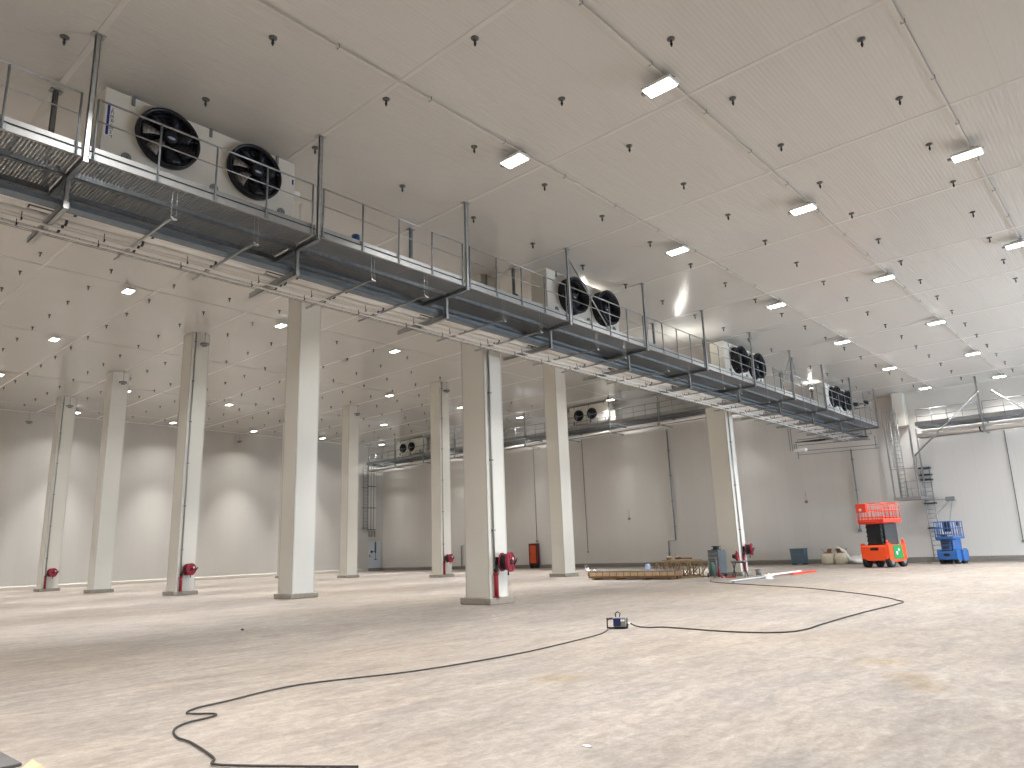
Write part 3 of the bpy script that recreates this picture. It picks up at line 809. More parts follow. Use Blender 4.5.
rear_walkway('high', 'walkway with fan coolers along the back wall under the high ceiling', 53.3, 55.9, 20.2, 71.2, 12.62, ZH, 5.0, 1.0,
             [(53.5, 11.8, .09, 'pipe', '', 'pale outer pipe under the walkway of the high back wall'), (53.85, 11.8, .1, 'galv_d', '', 'grey middle pipe under the walkway of the high back wall'),
              (54.3, 11.84, .14, 'insul', '', 'thick cream pipe under the walkway of the high back wall')])
cooler((54.6, 67.0, 13.1), -PI / 2, 'small twin fan cooler on the back wall walkway near the far corner', False, False, (1.1, 2.62), .52, .88, 'coolers on the back wall walkway')
cooler((54.6, 41.2, 13.1), -PI / 2, 'twin fan cooler on the back wall walkway showing between two columns', False, False, (1.1, 2.62), .52, .88, 'coolers on the back wall walkway')
rear_walkway('low', 'walkway with handrails and bright pipes along the back wall above the ladder', 54.3, 56.4, -12.0, 11.9, 9.14, ZL, 4.85, .92,
             [(54.5, 8.34, .14, 'pipe', '', 'thick bright pipe under the walkway above the ladder'), (54.85, 8.3, .11, 'galv', '', 'steel pipe behind the bright one above the ladder'),
              (55.2, 8.33, .14, 'insul', '', 'cream pipe close to the wall above the ladder')])
# struts bracing the low walkway
for a, b, lab in (((54.22, 8.0, 10.7), (54.22, 12.2, 7.0), 'long slanted steel strut from the ceiling down past the ladder top'),
                  ((54.22, 7.2, 10.6), (54.22, 5.7, 9.2), 'short slanted steel strut on the back walkway beside the long strut')):
    tag(MB(a).tube([a, b], .05, 10).ball(a, .09).build('brace_strut', M['galv'], None, a), lab, 'strut')
# boxed riser on the wall behind the walkway end
a = (56.1, 13.1, 9.3)
bx = MB(a); bx.cbox(55.7, 56.58, 12.75, 13.45, 9.3, ZL - .005, .02); tag(bx.build('duct_box', M['clad'], None, a), 'white boxed duct on the back wall at the walkway corner', 'duct')

# ------------------------------------------------------------------ access ladders beside the lifts
def ladder(m, x, y0, y1, za, zb, r=.036, pitch=.28):
    m.tube([(x, y0, za), (x, y0, zb)], r, 8).tube([(x, y1, za), (x, y1, zb)], r, 8)
    z = za + .2
    while z < zb - .05:
        m.tube([(x, y0, z), (x, y1, z)], .026, 6); z += pitch
LO = (54.6, 13.0, 4.2)
lt = thing('access_ladder', 'caged steel ladder from the walkway end down to a small platform', 'ladder', LO)
m = MB(LO); ladder(m, 55.2, 13.2, 13.65, 4.3, 10.3); m.build('ladder', M['galv'], lt)
for x, y, z0, z1 in ((54.05, 13.75, 4.2, 9.25), (54.05, 12.25, 4.2, 9.1), (55.9, 13.75, 4.2, 9.25), (55.9, 12.25, 4.2, 9.0)):
    MB(LO).bar((x, y, z0), (x, y, z1), .09).build('support_post', M['galv'], lt)
m = MB(LO)
for q in range(20): m.box(54.05 + q * .095, 54.08 + q * .095, 12.2, 13.8, 4.26, 4.3)
m.box(54.0, 56.0, 12.16, 12.2, 4.14, 4.32).box(54.0, 56.0, 13.8, 13.84, 4.14, 4.32).box(54.0, 54.04, 12.2, 13.8, 4.14, 4.32).box(55.96, 56.0, 12.2, 13.8, 4.14, 4.32)
m.build('platform', M['galv'], lt)
gr = MB(LO)
for z in (4.85, 5.35): gr.tube([(54.05, 12.22, z), (54.05, 13.05, z)], .022, 8).tube([(54.05, 12.22, z), (55.2, 12.22, z)], .022, 8)
for x, y in ((54.05, 13.05), (54.05, 12.65), (54.6, 12.22), (55.2, 12.22)): gr.tube([(x, y, 4.3), (x, y, 5.36)], .022, 8)
gr.build('guardrail', M['galv'], lt)
cg = MB(LO)
for z in (6.4, 7.3, 8.2):
    cg.tube([(55.2, 13.2, z), (54.85, 13.12, z), (54.6, 13.25, z), (54.5, 13.42, z), (54.6, 13.6, z), (54.85, 13.72, z), (55.2, 13.65, z)], .016, 6)
for x, y in ((54.85, 13.12), (54.6, 13.25), (54.5, 13.42), (54.6, 13.6), (54.85, 13.72)): cg.tube([(x, y, 6.4), (x, y, 8.9)], .014, 6)
cg.build('safety_cage', M['galv'], lt)
hd = MB(LO)
for y in (12.9, 13.25, 13.6): hd.tube([(54.2, y, 9.2), (54.2, y, 10.25), (54.2, y + .25, 10.25), (54.2, y + .25, 9.2)], .022, 8)
hd.build('hand_hoops', M['plate'], lt)
MB(LO).bar((54.05, 12.25, 6.1), (55.9, 12.25, 6.1), .08).bar((54.05, 13.75, 6.2), (54.05, 12.25, 6.2), .06).bar((54.05, 12.25, 5.6), (54.9, 12.25, 7.0), .05).build('cross_brace', M['galv'], lt)

LW = (56.3, 12.2, 0)
lw = thing('wall_ladder', 'slim steel wall ladder with dark rest rungs standing behind the blue lift', 'ladder', LW)
m = MB(LW); ladder(m, 56.25, 11.9, 12.45, .0, 6.4, .04, .3); m.build('ladder', M['plate'], lw)
for z in (6.25, 5.78, 5.45, 3.85, 2.2):
    m = MB(LW); m.box(56.0, 56.58, 11.82, 12.52, z, z + .09); m.build('rest_rung', M['dark'], lw)
a = (56.0, 10.8, 4.1)
t = thing('swing_arm', 'horizontal bracket arm with a grey end box on the wall above the blue lift', 'bracket', a)
MB(a).bar((56.1, 12.15, 4.1), (56.1, 11.1, 4.1), .07).bar((56.1, 10.8, 4.0), (56.4, 11.3, 2.3), .03).bar((56.1, 10.95, 4.0), (56.5, 12.1, 3.0), .03).build('arm', M['galv'], t)
MB(a).cbox(55.95, 56.25, 10.62, 11.16, 3.98, 4.26, .02).build('end_box', M['grey'], t)

# drop frame and floodlight below the walkway end
a = (52, 19.3, 8.0)
t = thing('drop_frame', 'cable drop frame with a white end box hanging under the walkway pipe run', 'cable frame', a)
m = MB(a)
for y in (19.15, 19.3, 19.45, 19.6): m.bar((52, y, 8.02), (52, y, 9.6 if y > 19.4 else 8.5), .05)
m.bar((52, 19.05, 8.75), (52, 14.6, 8.68), .06).bar((52, 19.0, 8.35), (52, 14.2, 8.2), .05).bar((52, 19.2, 7.95), (52, 13.8, 7.78), .05).bar((52, 19.1, 7.68), (52, 13.7, 7.55), .04).bar((52, 13.9, 7.5), (52, 13.9, 8.4), .05).bar((52, 19.1, 7.4), (52, 19.1, 8.1), .05)
m.build('frame', M['galv_d'], t)
MB(a).cbox(51.7, 52.2, 18.45, 19.25, 7.88, 8.1, .02).build('end_box', M['white'], t)
m = MB(a)
for i in range(3): m.tube([(52.02 + i * .03, 19.2, 8.6), (52.05 + i * .03, 17.5, 8.5 + i * .06), (52.05, 15.5, 8.58), (52.05, 14.3, 8.4)], .03, 8)
m.build('cables', M['dark'], t)
# pipe valves under the ceiling beside the duct
a = (54.0, 15.3, 11.0)
t = thing('valve_station', 'dark pipe and valve group near the ceiling beyond the last cooler', 'valve', a)
MB(a).tube([(54, 14.4, 11.0), (54, 16.3, 11.0)], .07, 10).tube([(54, 14.8, 11), (54, 14.8, ZL)], .03, 8).tube([(54, 15.9, 11), (54, 15.9, ZL)], .03, 8).tube([(54, 14.6, 10.7), (54, 15.9, 10.7)], .06, 10).build('pipe_body', M['galv_d'], t)
for y in (14.6, 15.3, 16.0): MB(a).ball((54, y, 11.0), .15).ringdisc((54, y, 11.0), 'y', .05, .2, .1, .16, 14).build('valve_body', M['dark'], t)

# ------------------------------------------------------------------ wall services
def wall_pipe(x, pts, r, mt, label, name='wall_pipe', cat='pipe', clips=True, end=None):
    p0 = pts[-1]; t = thing(name, label, cat, p0)
    MB(p0).tube(pts, r, 10).build('pipe_body', M[mt], t)
    if clips:
        z = p0[2] + .7
        while z < pts[0][2] - .5:
            y = pts[0][1] if z > pts[1][2] else p0[1]
            MB(p0).box(x - r - .02, XB - .002, y - r - .03, y + r + .03, z, z + .06).build('clip', M['galv_d'], t); z += 2.2
    if end: MB(p0).cbox(x - .05, x + .04, p0[1] - end, p0[1] + end, p0[2] - end, p0[2] + end, .01).build('end_box', M['grey'], t)
wall_pipe(56.45, [(56.45, 32.0, 11.7), (56.45, 32.0, 2.15), (56.45, 32.7, 2.1), (56.45, 32.75, .35)], .06, 'galv_d', 'grey pipe with a side jog dropping down the back wall behind the floor scrap')
wall_pipe(56.45, [(56.45, 16.85, 8.2), (56.45, 16.85, 4.5), (56.45, 17.0, 2.3)], .05, 'galv_d', 'grey pipe dropping down the back wall beside the orange lift', end=.12)
wall_pipe(56.45, [(56.45, 57.6, 12.2), (56.45, 57.6, 2.6), (56.45, 58.35, 2.5), (56.45, 58.35, .35)], .06, 'galv_d', 'grey jogged pipe on the back wall seen between two columns')
wall_pipe(56.54, [(56.54, 41.4, 12.1), (56.54, 41.4, 6), (56.54, 41.38, 1.4)], .02, 'dark', 'thin dark cable drop on the back wall beside the plain far column', 'cable_drop', 'cable', False, .07)
wall_pipe(56.54, [(56.54, 47.6, 12.1), (56.54, 47.6, 6), (56.54, 47.6, 2.6)], .02, 'dark', 'thin dark cable drop on the back wall above the orange box', 'cable_drop', 'cable', False, .09)
wall_pipe(56.54, [(56.54, 7.25, 8.4), (56.54, 7.3, 4), (56.54, 7.35, 1.2)], .02, 'dark', 'thin dark cable drop on the bright wall past the blue lift', 'cable_drop', 'cable', False, .07)
wall_pipe(56.54, [(56.54, 27.6, 12.1), (56.54, 27.6, 10), (56.54, 27.6, 7.6)], .02, 'dark', 'short dark cable drop high on the back wall beside the reel column', 'cable_drop', 'cable', False, .07)
a = (56.3, 47.75, .02)
t = thing('hydrant_box', 'orange upright hydrant box standing at the foot of the back wall', 'hydrant box', a)
MB(a).cbox(55.95, 56.46, 47.25, 48.25, .35, 2.4, .03).build('cabinet', M['box_r'], t)
dr = MB(a).cbox(55.92, 55.955, 47.3, 48.05, .5, 2.2, .01).build('cabinet_door', M['box_o'], t)
MB(a).box(55.9, 55.92, 47.9, 47.98, 1.3, 1.5).build('latch', M['black'], dr)
for y in (47.35, 48.1): MB(a).box(56.0, 56.4, y, y + .08, .02, .36).build('leg', M['dark'], t)
for y, z, lab in ((36.6, 4.2, 'small round wall socket on the back wall beyond the metal sheets'), (20.6, 4.6, 'small round wall socket on the back wall past the reel column')):
    a = (56.58, y, z)
    tag(MB(a).ringdisc((56.58, y, z), 'x', .01, .12, -.06, 0, 16).tube([(56.56, y, z + .1), (56.56, y, z + .8)], .012, 6).build('wall_socket', M['grey'], None, a), lab, 'socket')
# ladder and pipes in the far corner, on the side wall above the door
a = (54.0, 72.1, 4.7)
t = thing('corner_ladder', 'narrow ladder rack on the side wall above the corner door', 'ladder', a)
m = MB(a)
for x in (53.55, 54.15): m.tube([(x, 72.1, 4.8), (x, 72.1, 12.4)], .04, 8)
z = 5.0
while z < 12.3: m.tube([(53.55, 72.1, z), (54.15, 72.1, z)], .025, 6); z += .4
for z in (5.0, 7.4, 9.8): m.box(53.45, 54.25, 72.06, 72.28, z, z + .09)
m.build('ladder', M['galv_d'], t)
for i, x in enumerate((54.45, 54.85, 55.25)):
    a = (x, 72.1, 4.0)
    t = thing('wall_pipe', 'upright pipe above the corner door, %s one from the ladder rack' % ORD[i], 'pipe', a, 0, 'upright pipes above the corner door')
    MB(a).tube([(x, 72.1, 4.7), (x, 72.1, 12.4)], .085, 10).build('pipe_body', M['pipe'], t)
    MB(a).tube([(x, 72.1, 4.0), (x, 72.1, 4.72)], .09, 10).build('open_end', M['plate'], t)
    for z in (4.8, 7.4, 10.0): MB(a).box(x - .12, x + .12, 72.02, 72.298, z, z + .08).build('clip', M['dark'], t)
a = (55.35, 72.0, 1.6)
t = thing('door_pipework', 'dark pipe with a handwheel hanging before the corner door', 'pipe', a)
MB(a).tube([(55.3, 72.0, 3.4), (55.3, 72.0, 2.1)], .1, 10).tube([(55.3, 72.0, 2.3), (54.8, 72.0, 2.25)], .05, 8).build('pipe_body', M['steelblue'], t)
MB(a).tube([(55.3, 71.95, 2.1), (55.3, 71.95, 1.4)], .025, 8).cyl((55.2, 71.95, 1.35), (55.42, 71.95, 1.35), .06, 10).build('pull_cord', M['dark'], t)
MB(a).ringdisc((54.75, 72.0, 2.25), 'x', .05, .16, -.03, .03, 14).build('handwheel', M['dark'], t)

# ------------------------------------------------------------------ scissor lifts
def lift(loc, rz, label, L, W, zs, cols, extras):
    """local -x is the end face, -y the long side; zs = chassis bottom/top, deck bottom/top, rail top"""
    body, railc, scis = cols
    t = thing('scissor_lift', label, 'scissor lift', loc, rz)
    c0, c1, d0, d1, rtp = zs; a, b = L / 2, W / 2
    m = MB(); m.prism([(-a, c0), (-a, c1 - .08), (-a + .1, c1), (a - .1, c1), (a, c1 - .08), (a, c0), (a - .5, c0 - .05), (-a + .5, c0 - .05)], 'y', -b + .16, b - .16)
    ch = m.build('chassis', M[body], t)
    MB().box(-a - .012, -a, -b * .28, b * .3, c1 - .3, c1 - .14).build('vent', M['black'], ch)
    for s in (-1, 1):
        sg = MB(); sg.prism([(-a + .02, c0 + .02), (-a + .02, c1 + .02), (-a + .1, c1 + .12), (-a + .24, c1 + .12), (-a + .32, c1), (a - .32, c1), (a - .24, c1 + .12), (a - .1, c1 + .12), (a - .02, c1 + .02), (a - .02, c0 + .02), (a * .35, c0 - .1), (-a * .35, c0 - .1)], 'y', s * (b - .08) - .08, s * (b - .08) + .08)
        sg.build('side_guard', M[body], t)
        for x in (-a + .36, a - .36):
            w = MB(); w.tube([(x, s * (b - .02), c0 * .9), (x, s * (b - .28), c0 * .9)], c0 * .9, 24); wo = w.build('wheel', M['rubber'], t)
            MB().tube([(x, s * (b - .005), c0 * .9), (x, s * (b - .1), c0 * .9)], c0 * .5, 16).build('rim', M['grey'], wo)
        st = MB(); st.tube([(-a + .25 if s < 0 else a - .25, 0, .1), (-a + .25 if s < 0 else a - .25, 0, c0)], .05, 8).build('axle', M['dark'], t)
    # folded scissor arms
    n = 5; h = (d0 - c1) / n
    for s in (-1, 1):
        sc = MB()
        for k in range(n):
            z = c1 + (k + .5) * h
            sc.bar((-a * .8, s * b * .5, z - h * .38), (a * .8, s * b * .5, z + h * .38), .06, h * .55).bar((-a * .8, s * b * .42, z + h * .38), (a * .8, s * b * .42, z - h * .38), .06, h * .55)
        sc.build('scissor_arms', M[scis], t)
    sc = MB()
    for k in range(n + 1):
        z = c1 + min(max(k * h, .04), n * h - .04)
        for x in (-a * .8, a * .8): sc.tube([(x, -b * .56, z), (x, b * .56, z)], .04, 8)
    sc.build('scissor_pins', M['dark'], t)
    pl = MB(); pl.cbox(-a - .05, a + .05, -b + .05, b - .05, d0, d1, .02).box(-a + .15, -a + .25, -b + .02, b - .02, d0 - .06, d0); pl.build('platform', M[railc], t)
    rl = MB(); x0, x1, y0, y1 = -a - .02, a + .02, -b + .09, b - .09
    for z in (d1 + .12, (d1 + rtp) / 2 + .05, rtp):
        rl.tube([(x0, y0, z), (x1, y0, z), (x1, y1, z), (x0, y1, z)], .026, 8, closed=True)
    rl.build('guardrail', M[railc], t)
    for k in range(6):
        for y in (y0, y1):
            x = x0 + (x1 - x0) * k / 5; MB().tube([(x, y, d1), (x, y, rtp)], .024, 8).build('post', M[railc], t)
    for k in range(1, 5):
        for x in (x0, x1):
            y = y0 + (y1 - y0) * k / 5; MB().tube([(x, y, d1), (x, y, rtp)], .02, 8).build('post', M[railc], t)
    extras(t, a, b, zs)
    return t
def orange_extra(t, a, b, z):
    c0, c1, d0, d1, rtp = z
    MB().box(-a * .62, a * .8, -b * .66, -b * .6, c1 + .02, d0 - .03).build('side_cover', M['drum'], t)
    MB().box(-a * .84, -a * .8, -b * .5, b * .5, c1 + .05, d0 - .05).build('end_cover', M['black'], t)
    g = MB(); g.prism([(-a * .5, c0 + .05), (-a * .55, c1 - .02), (a * .4, c1 - .02), (a * .52, c0 + .05)], 'y', -b - .03, -b - .005); g.build('green_door', M['green'], t)
    MB().cyl((a * .05, -b - .03, c1 - .3), (a * .05, -b - .045, c1 - .3), .08, 14).box(-a * .25, -a * .1, -b - .036, -b - .03, c0 + .3, c0 + .5).build('door_sticker', M['white'], t)
    cbx = MB(); cbx.cbox(-a - .2, -a - .02, b - .75, b - .12, (d1 + rtp) / 2 - .05, rtp + .02, .03); co = cbx.build('control_box', M['lred'], t)
    MB().cyl((-a - .2, b - .4, rtp - .35), (-a - .215, b - .4, rtp - .35), .08, 12).build('warning_sticker', M['insul'], co)
    MB().cyl((-a + .12, -b + .12, c1 + .1), (-a + .12, -b + .12, c1 + .28), .06, 10).build('beacon', M['lred'], t)
    MB().tube([(a - .1, -b + .1, c1 + .1), (a - .1, -b + .1, c1 + .34)], .07, 10).build('beacon', M['lred'], t)
lift((48.3, 13.35, 0), math.radians(-9), 'orange scissor lift with a green side door parked before the back wall', 2.3, 1.66, (.42, 1.3, 2.6, 2.82, 3.75), ('orange', 'lred', 'drum'), orange_extra)
def blue_extra(t, a, b, z):
    c0, c1, d0, d1, rtp = z
    cbx = MB(); cbx.cbox(-a + .1, -a + .32, -b + .2, -b + .62, rtp - .62, rtp - .02, .03); cbx.build('control_box', M['black'], t)
    MB().cyl((a * .2, -b + .12, rtp - .15), (a * .2, -b + .05, rtp - .15), .14, 14).build('hand_lamp', M['dark'], t)
    for i in range(4): MB().box(-a - .02, -a - .004, -b * .34, b * .3, c1 + .16 + i * .24, c1 + .26 + i * .24).build('step', M['dark'], t)
    MB().box(-a * .8, a * .7, -b * .66, -b * .6, c1 + .02, d0 - .03).build('side_cover', M['lblue'], t)
    MB().box(-a * .84, -a * .8, -b * .5, b * .5, c1 + .05, d0 - .05).build('end_cover', M['lblue'], t)
    MB().cbox(-a * .2, a * .7, -b - .14, -b + .05, c0 - .1, c1 + .06, .03).build('battery_box', M['lblue'], t)
lift((52.6, 10.6, 0), math.radians(-11), 'blue scissor lift parked before the wall ladder', 1.6, 1.15, (.28, .78, 1.5, 1.66, 2.56), ('lblue', 'lblue', 'lblue'), blue_extra)

# ------------------------------------------------------------------ loose things on the floor
def cable_mesh(name, pts, r, label, n=8):
    # smooth curve through the points
    P = [Vector(p) for p in pts]; out = []
    for i in range(len(P) - 1):
        p0, p1, p2, p3 = P[max(i - 1, 0)], P[i], P[i + 1], P[min(i + 2, len(P) - 1)]
        for k in range(10):
            s = k / 10
            out.append(.5 * (2 * p1 + (p2 - p0) * s + (2 * p0 - 5 * p1 + 4 * p2 - p3) * s * s + (3 * p1 - p0 - 3 * p2 + p3) * s ** 3))
    out.append(P[-1]); base = tuple(P[0][:2]) + (0,)
    return tag(MB(base).tube(out, r, n).build(name, M['cable'], None, base), label, 'cable')
z = .018
cable_mesh('extension_cable', [(3.95, 5.35, z), (3.78, 5.6, z), (3.62, 5.85, z), (3.4, 6.2, z), (3.27, 6.48, z), (3.37, 6.68, z), (3.5, 7.37, z), (3.52, 7.75, z), (3.66, 8.13, z), (3.88, 8.32, z), (4.16, 8.37, z), (4.28, 8.5, z), (4.11, 8.81, z),
                               (4.3, 9.02, z), (4.71, 9.11, z), (5.9, 9.33, z), (7.55, 8.78, z), (9.61, 8.62, z), (11.4, 8.8, z), (12.52, 8.99, z), (13.3, 9.33, z)], .011,
           'black cable lying in loose bends from the floor front to the power box')
cable_mesh('extension_cable', [(13.76, 9.06, .11), (13.82, 8.95, .05), (13.95, 8.75, z), (14.12, 8.5, z), (14.09, 8.06, z), (13.92, 7.08, z), (13.98, 6.3, z), (14.3, 5.85, z), (14.9, 5.72, z), (15.85, 5.77, z), (18.44, 5.81, z), (21.0, 5.74, z), (22.0, 5.78, z), (22.5, 6.05, z), (23.6, 6.7, z),
                               (25.5, 8.3, z), (27.86, 10.78, z), (29.96, 14.0, z), (31.6, 16.2, z), (33.8, 17.4, z)], .014,
           'black cable running in a wide loop from the power box to the scrap')

# portable power box in a tubular frame
a = (13.62, 9.3, 0); t = thing('power_box', 'blue portable power box in a black tube frame on the open floor', 'power box', a, math.radians(34))
m = MB()
for y in (-.1, .1): m.tube([(y * 0 + y, -.24, .1), (y, -.24, .04), (y, -.18, .022), (y, .18, .022), (y, .24, .04), (y, .24, .2), (y, .19, .235), (y, .08, .235)], .014, 8).tube([(y, -.22, .04), (y, -.235, .24)], .016, 8)
for yy, zz in ((-.24, .1), (.24, .24), (.24, .04), (-.2, .025)): m.tube([(-.1, yy, zz), (.1, yy, zz)], .018, 8)
m.build('tube_frame', M['black'], t)
m = MB(); m.cbox(-.13, .13, -.2, .1, .05, .27, .015); bo = m.build('housing', M['grey'], t)
MB().box(-.145, -.128, -.08, .09, .075, .25).build('socket_panel', M['navy_p'], bo)
t.scale = (.9, .9, .9)
m = MB()
for yy in (-.15, -.1): m.cyl((-.13, yy, .2), (-.155, yy, .2), .025, 12)
m.build('socket', M['white'], bo)
m = MB(); m.tube([(0, -.06, .27), (0, -.08, .35), (0, -.02, .39), (0, .04, .35), (0, .03, .27)], .013, 8); m.build('carry_handle', M['black'], t)
m = MB(); m.cyl((-.02, -.19, .12), (-.02, -.3, .11), .03, 10); m.build('plug', M['white'], t)

# stacked shiny sheets on a low timber pallet
a = (34.3, 22.15, 0); t = thing('sheet_pallet', 'long low timber pallet on the floor beside the scrap pile', 'pallet', a, math.radians(4))
for x in (-.38, 0, .38): MB().box(x - .06, x + .06, -2.6, 2.6, .08, .18).build('bearer', M['wood_d'], t)
for i, y in enumerate((-2.3, -.8, .8, 2.3)): MB().box(-.42, .42, y - .1, y + .1, 0, .08).build('block', M['wood_d'], t)
m = MB(); m.cbox(-.45, .45, -2.65, 2.65, .18, .42, .01); m.build('timber_layer', M['wood_d'], t)
m = MB()
for i in range(12): m.box(-.465, -.45, -2.6 + i * .43, -2.58 + i * .43 + .36, .2, .4)
m.build('plank_face', M['wood'], t)
sh = MB()
ring = []
for y, zz in ((-2.6, .43), (-1.5, .435), (0, .45), (1.6, .44), (2.5, .45), (2.7, .5), (2.82, .62), (2.84, .78)):
    xr = 1.5 if zz < .48 else -.1
    ring.append([(-.44, y, zz), (xr, y, zz + .03), (xr, y, zz + .045), (-.44, y, zz + .015)])
sh.loft(ring, True, False)
so = sh.build('metal_sheet', M['foil'], None, a); so.rotation_euler = (0, 0, math.radians(4)); tag(so, 'shiny metal sheet with one end bent up lying on the low pallet', 'metal sheet')
m = MB(); m.cbox(-.13, .13, -.1, .1, 0, .32, .04); so = m.build('blue_can', M['lightblue'], None, (34.55, 21.4, .475)); tag(so, 'pale blue plastic can standing on the metal sheet', 'can')
MBc = MB(); MBc.cyl((0, 0, .32), (0, 0, .37), .04, 10); MBc.build('cap', M['dark'], so)

# scrap frames
def scrap(loc, rz, label, L, W, H, mt):
    t = thing('scrap_frame', label, 'metal frame', loc, rz, 'scrap frames by the column')
    for s in (-1, 1):
        m = MB(); y = s * W / 2
        m.bar((-L / 2, y, .03), (L / 2, y, .03), .06).bar((-L / 2, y, H), (L / 2, y, H), .06)
        n = 4
        for k in range(n + 1): m.bar((-L / 2 + L * k / n, y, .03), (-L / 2 + L * k / n, y, H), .05)
        for k in range(n): m.bar((-L / 2 + L * k / n, y, .03 if k % 2 else H), (-L / 2 + L * (k + 1) / n, y, H if k % 2 else .03), .04)
        m.build('side_frame', M[mt], t)
    for k in range(4):
        x = -L / 2 + L * k / 3
        MB().bar((x, -W / 2, .03), (x, W / 2, .03), .05).bar((x, -W / 2, H), (x, W / 2, H), .05).build('cross_bar', M[mt], t)
    return t
scrap((36.9, 20.6, 0), math.radians(88), 'long lattice scrap frame of weathered steel beside the tool chest', 2.9, .9, .82, 'brass')
scrap((38.1, 21.7, 0), math.radians(95), 'second lattice frame lying behind the first scrap frame', 2.4, .8, .7, 'wood_d')
def lump(loc, r, mt, label, name, cat, seed, n=10, mm=7, jit=.22, group=None):
    random.seed(seed); b = MB(); b.ball((0, 0, r[2] * .92), r, n, mm)
    b.v = [(x * (1 + random.uniform(-jit, jit)), y * (1 + random.uniform(-jit, jit)), max(0, zz * (1 + random.uniform(-jit, jit)))) for x, y, zz in b.v]
    return tag(b.build(name, M[mt], None, loc), label, cat, group)
def plank(p, q, w, h, mt, label, name='timber_plank', cat='plank', group=None):
    c = tuple((Vector(p) + Vector(q)) / 2)
    return tag(MB(c).bar(p, q, w, h).build(name, M[mt], None, c), label, cat, group)
plank((36.8, 19.4, .9), (37.1, 22.0, .9), .12, .06, 'wood', 'pale plank lying on top of the lattice scrap frame')
plank((37.0, 20.1, .99), (37.2, 21.2, .99), .14, .08, 'wood_d', 'short brown plank crossing the pile of scrap frames')
plank((35.5, 20.6, .03), (35.9, 19.15, .03), .1, .05, 'wood', 'thin board lying on the floor before the scrap frames')
lump((36.95, 20.9, .945), (.16, .2, .09), 'wood_d', 'brown bundle of rags on top of the scrap frames', 'rag_bundle', 'rags', 3)
lump((37.0, 21.5, .94), (.14, .16, .1), 'brass', 'dull crumpled bundle at the pallet end of the scrap frames', 'cloth_bundle', 'cloth', 5)
# tool chest with a dark reel on top
a = (37.0, 18.58, 0); t = thing('tool_chest', 'tall grey tool chest on wheels between scrap frames and the reel column', 'tool chest', a, math.radians(-20))
m = MB(); m.cbox(-.3, .3, -.38, .38, .16, 1.4, .03); bo = m.build('cabinet', M['drum'], t)
for i in range(5): 
    d_ = MB().cbox(-.325, -.295, -.34, .34, .24 + i * .22, .43 + i * .22, .01).build('drawer', M['grey'], t)
    MB().box(-.35, -.325, -.2, .2, .36 + i * .22, .39 + i * .22).build('handle', M['dark'], d_)
for x in (-.22, .22):
    for y in (-.3, .3): MB().tube([(x, y - .04, .08), (x, y + .04, .08)], .08, 12).build('caster', M['rubber'], t)
tag(MB((37.0, 18.58, 1.401)).ringdisc((37.0, 18.58, 1.4), 'z', .08, .26, .002, .05, 20).ringdisc((37.0, 18.58, 1.4), 'z', .06, .17, .05, .16, 20).ringdisc((37.0, 18.58, 1.4), 'z', .08, .26, .16, .2, 20).build('cable_reel', M['black'], None, (37.0, 18.58, 1.401)), 'black cable reel lying on the tool chest', 'cable reel')
a = (36.25, 18.5, 0); t = thing('gas_trolley', 'dark teal bottle trolley standing before the tool chest', 'trolley', a, math.radians(30))
MB().tube([(0, -.2, .05), (0, -.2, 1.0), (0, .2, 1.0), (0, .2, .05)], .025, 8).box(-.3, .02, -.2, .2, .03, .06).build('frame', M['galv'], t)
MB().tube([(-.14, 0, .06), (-.14, 0, .6), (-.14, 0, .72), (-.14, 0, .78)], [.13, .13, .07, .04], 14).build('bottle', M['teal'], t)
for s in (-1, 1): MB().tube([(.08, s * .24, .12), (.08, s * .29, .12)], .12, 14).build('wheel', M['rubber'], t)
# red jack stand
a = (35.35, 17.72, 0); t = thing('jack_stand', 'small red jack stand on the floor before the tool chest', 'jack', a)
m = MB()
for q in range(3):
    an = q * 2.09; m.bar((.3 * math.cos(an), .3 * math.sin(an), .02), (0, 0, .3), .05)
m.build('tripod', M['redpost'], t)
MB().tube([(0, 0, .22), (0, 0, .52), (0, 0, .55)], [.05, .04, .07], 12).build('lifting_post', M['red'], t)
plank((35.5, 17.45, .04), (35.85, 17.1, .04), .1, .07, 'redpost', 'red steel bar on the floor beside the jack stand', 'steel_bar', 'steel bar')
# chop saw on its stand
a = (36.55, 17.15, 0); t = thing('chop_saw', 'red and black chop saw on a crossed leg stand before the reel column', 'saw', a, math.radians(10))
m = MB()
for s in (-1, 1): m.bar((-.3, s * .32, .02), (.25, s * .25, .72), .04).bar((.3, s * .32, .02), (-.25, s * .25, .72), .04)
m.bar((-.25, -.3, .72), (-.25, .3, .72), .04).bar((.25, -.3, .72), (.25, .3, .72), .04)
m.build('stand', M['dark'], t)
MB().cbox(-.3, .3, -.36, .36, .74, .82, .01).build('table', M['grey'], t)
MB().ringdisc((0, .05, 1.0), 'y', .02, .2, -.02, .02, 24).build('saw_blade', M['galv'], t)
m = MB(); m.tube([(0, .03, 1.0), (0, .14, 1.02), (0, .3, 1.06)], [.14, .13, .1], 14); m.build('motor', M['black'], t)
m = MB(); m.ringdisc((0, .05, 1.03), 'y', .1, .23, -.05, .05, 20).bar((0, .05, 1.2), (-.3, .0, 1.3), .06).bar((.2, .05, .82), (.05, .05, 1.0), .1); m.build('guard', M['redpost'], t)
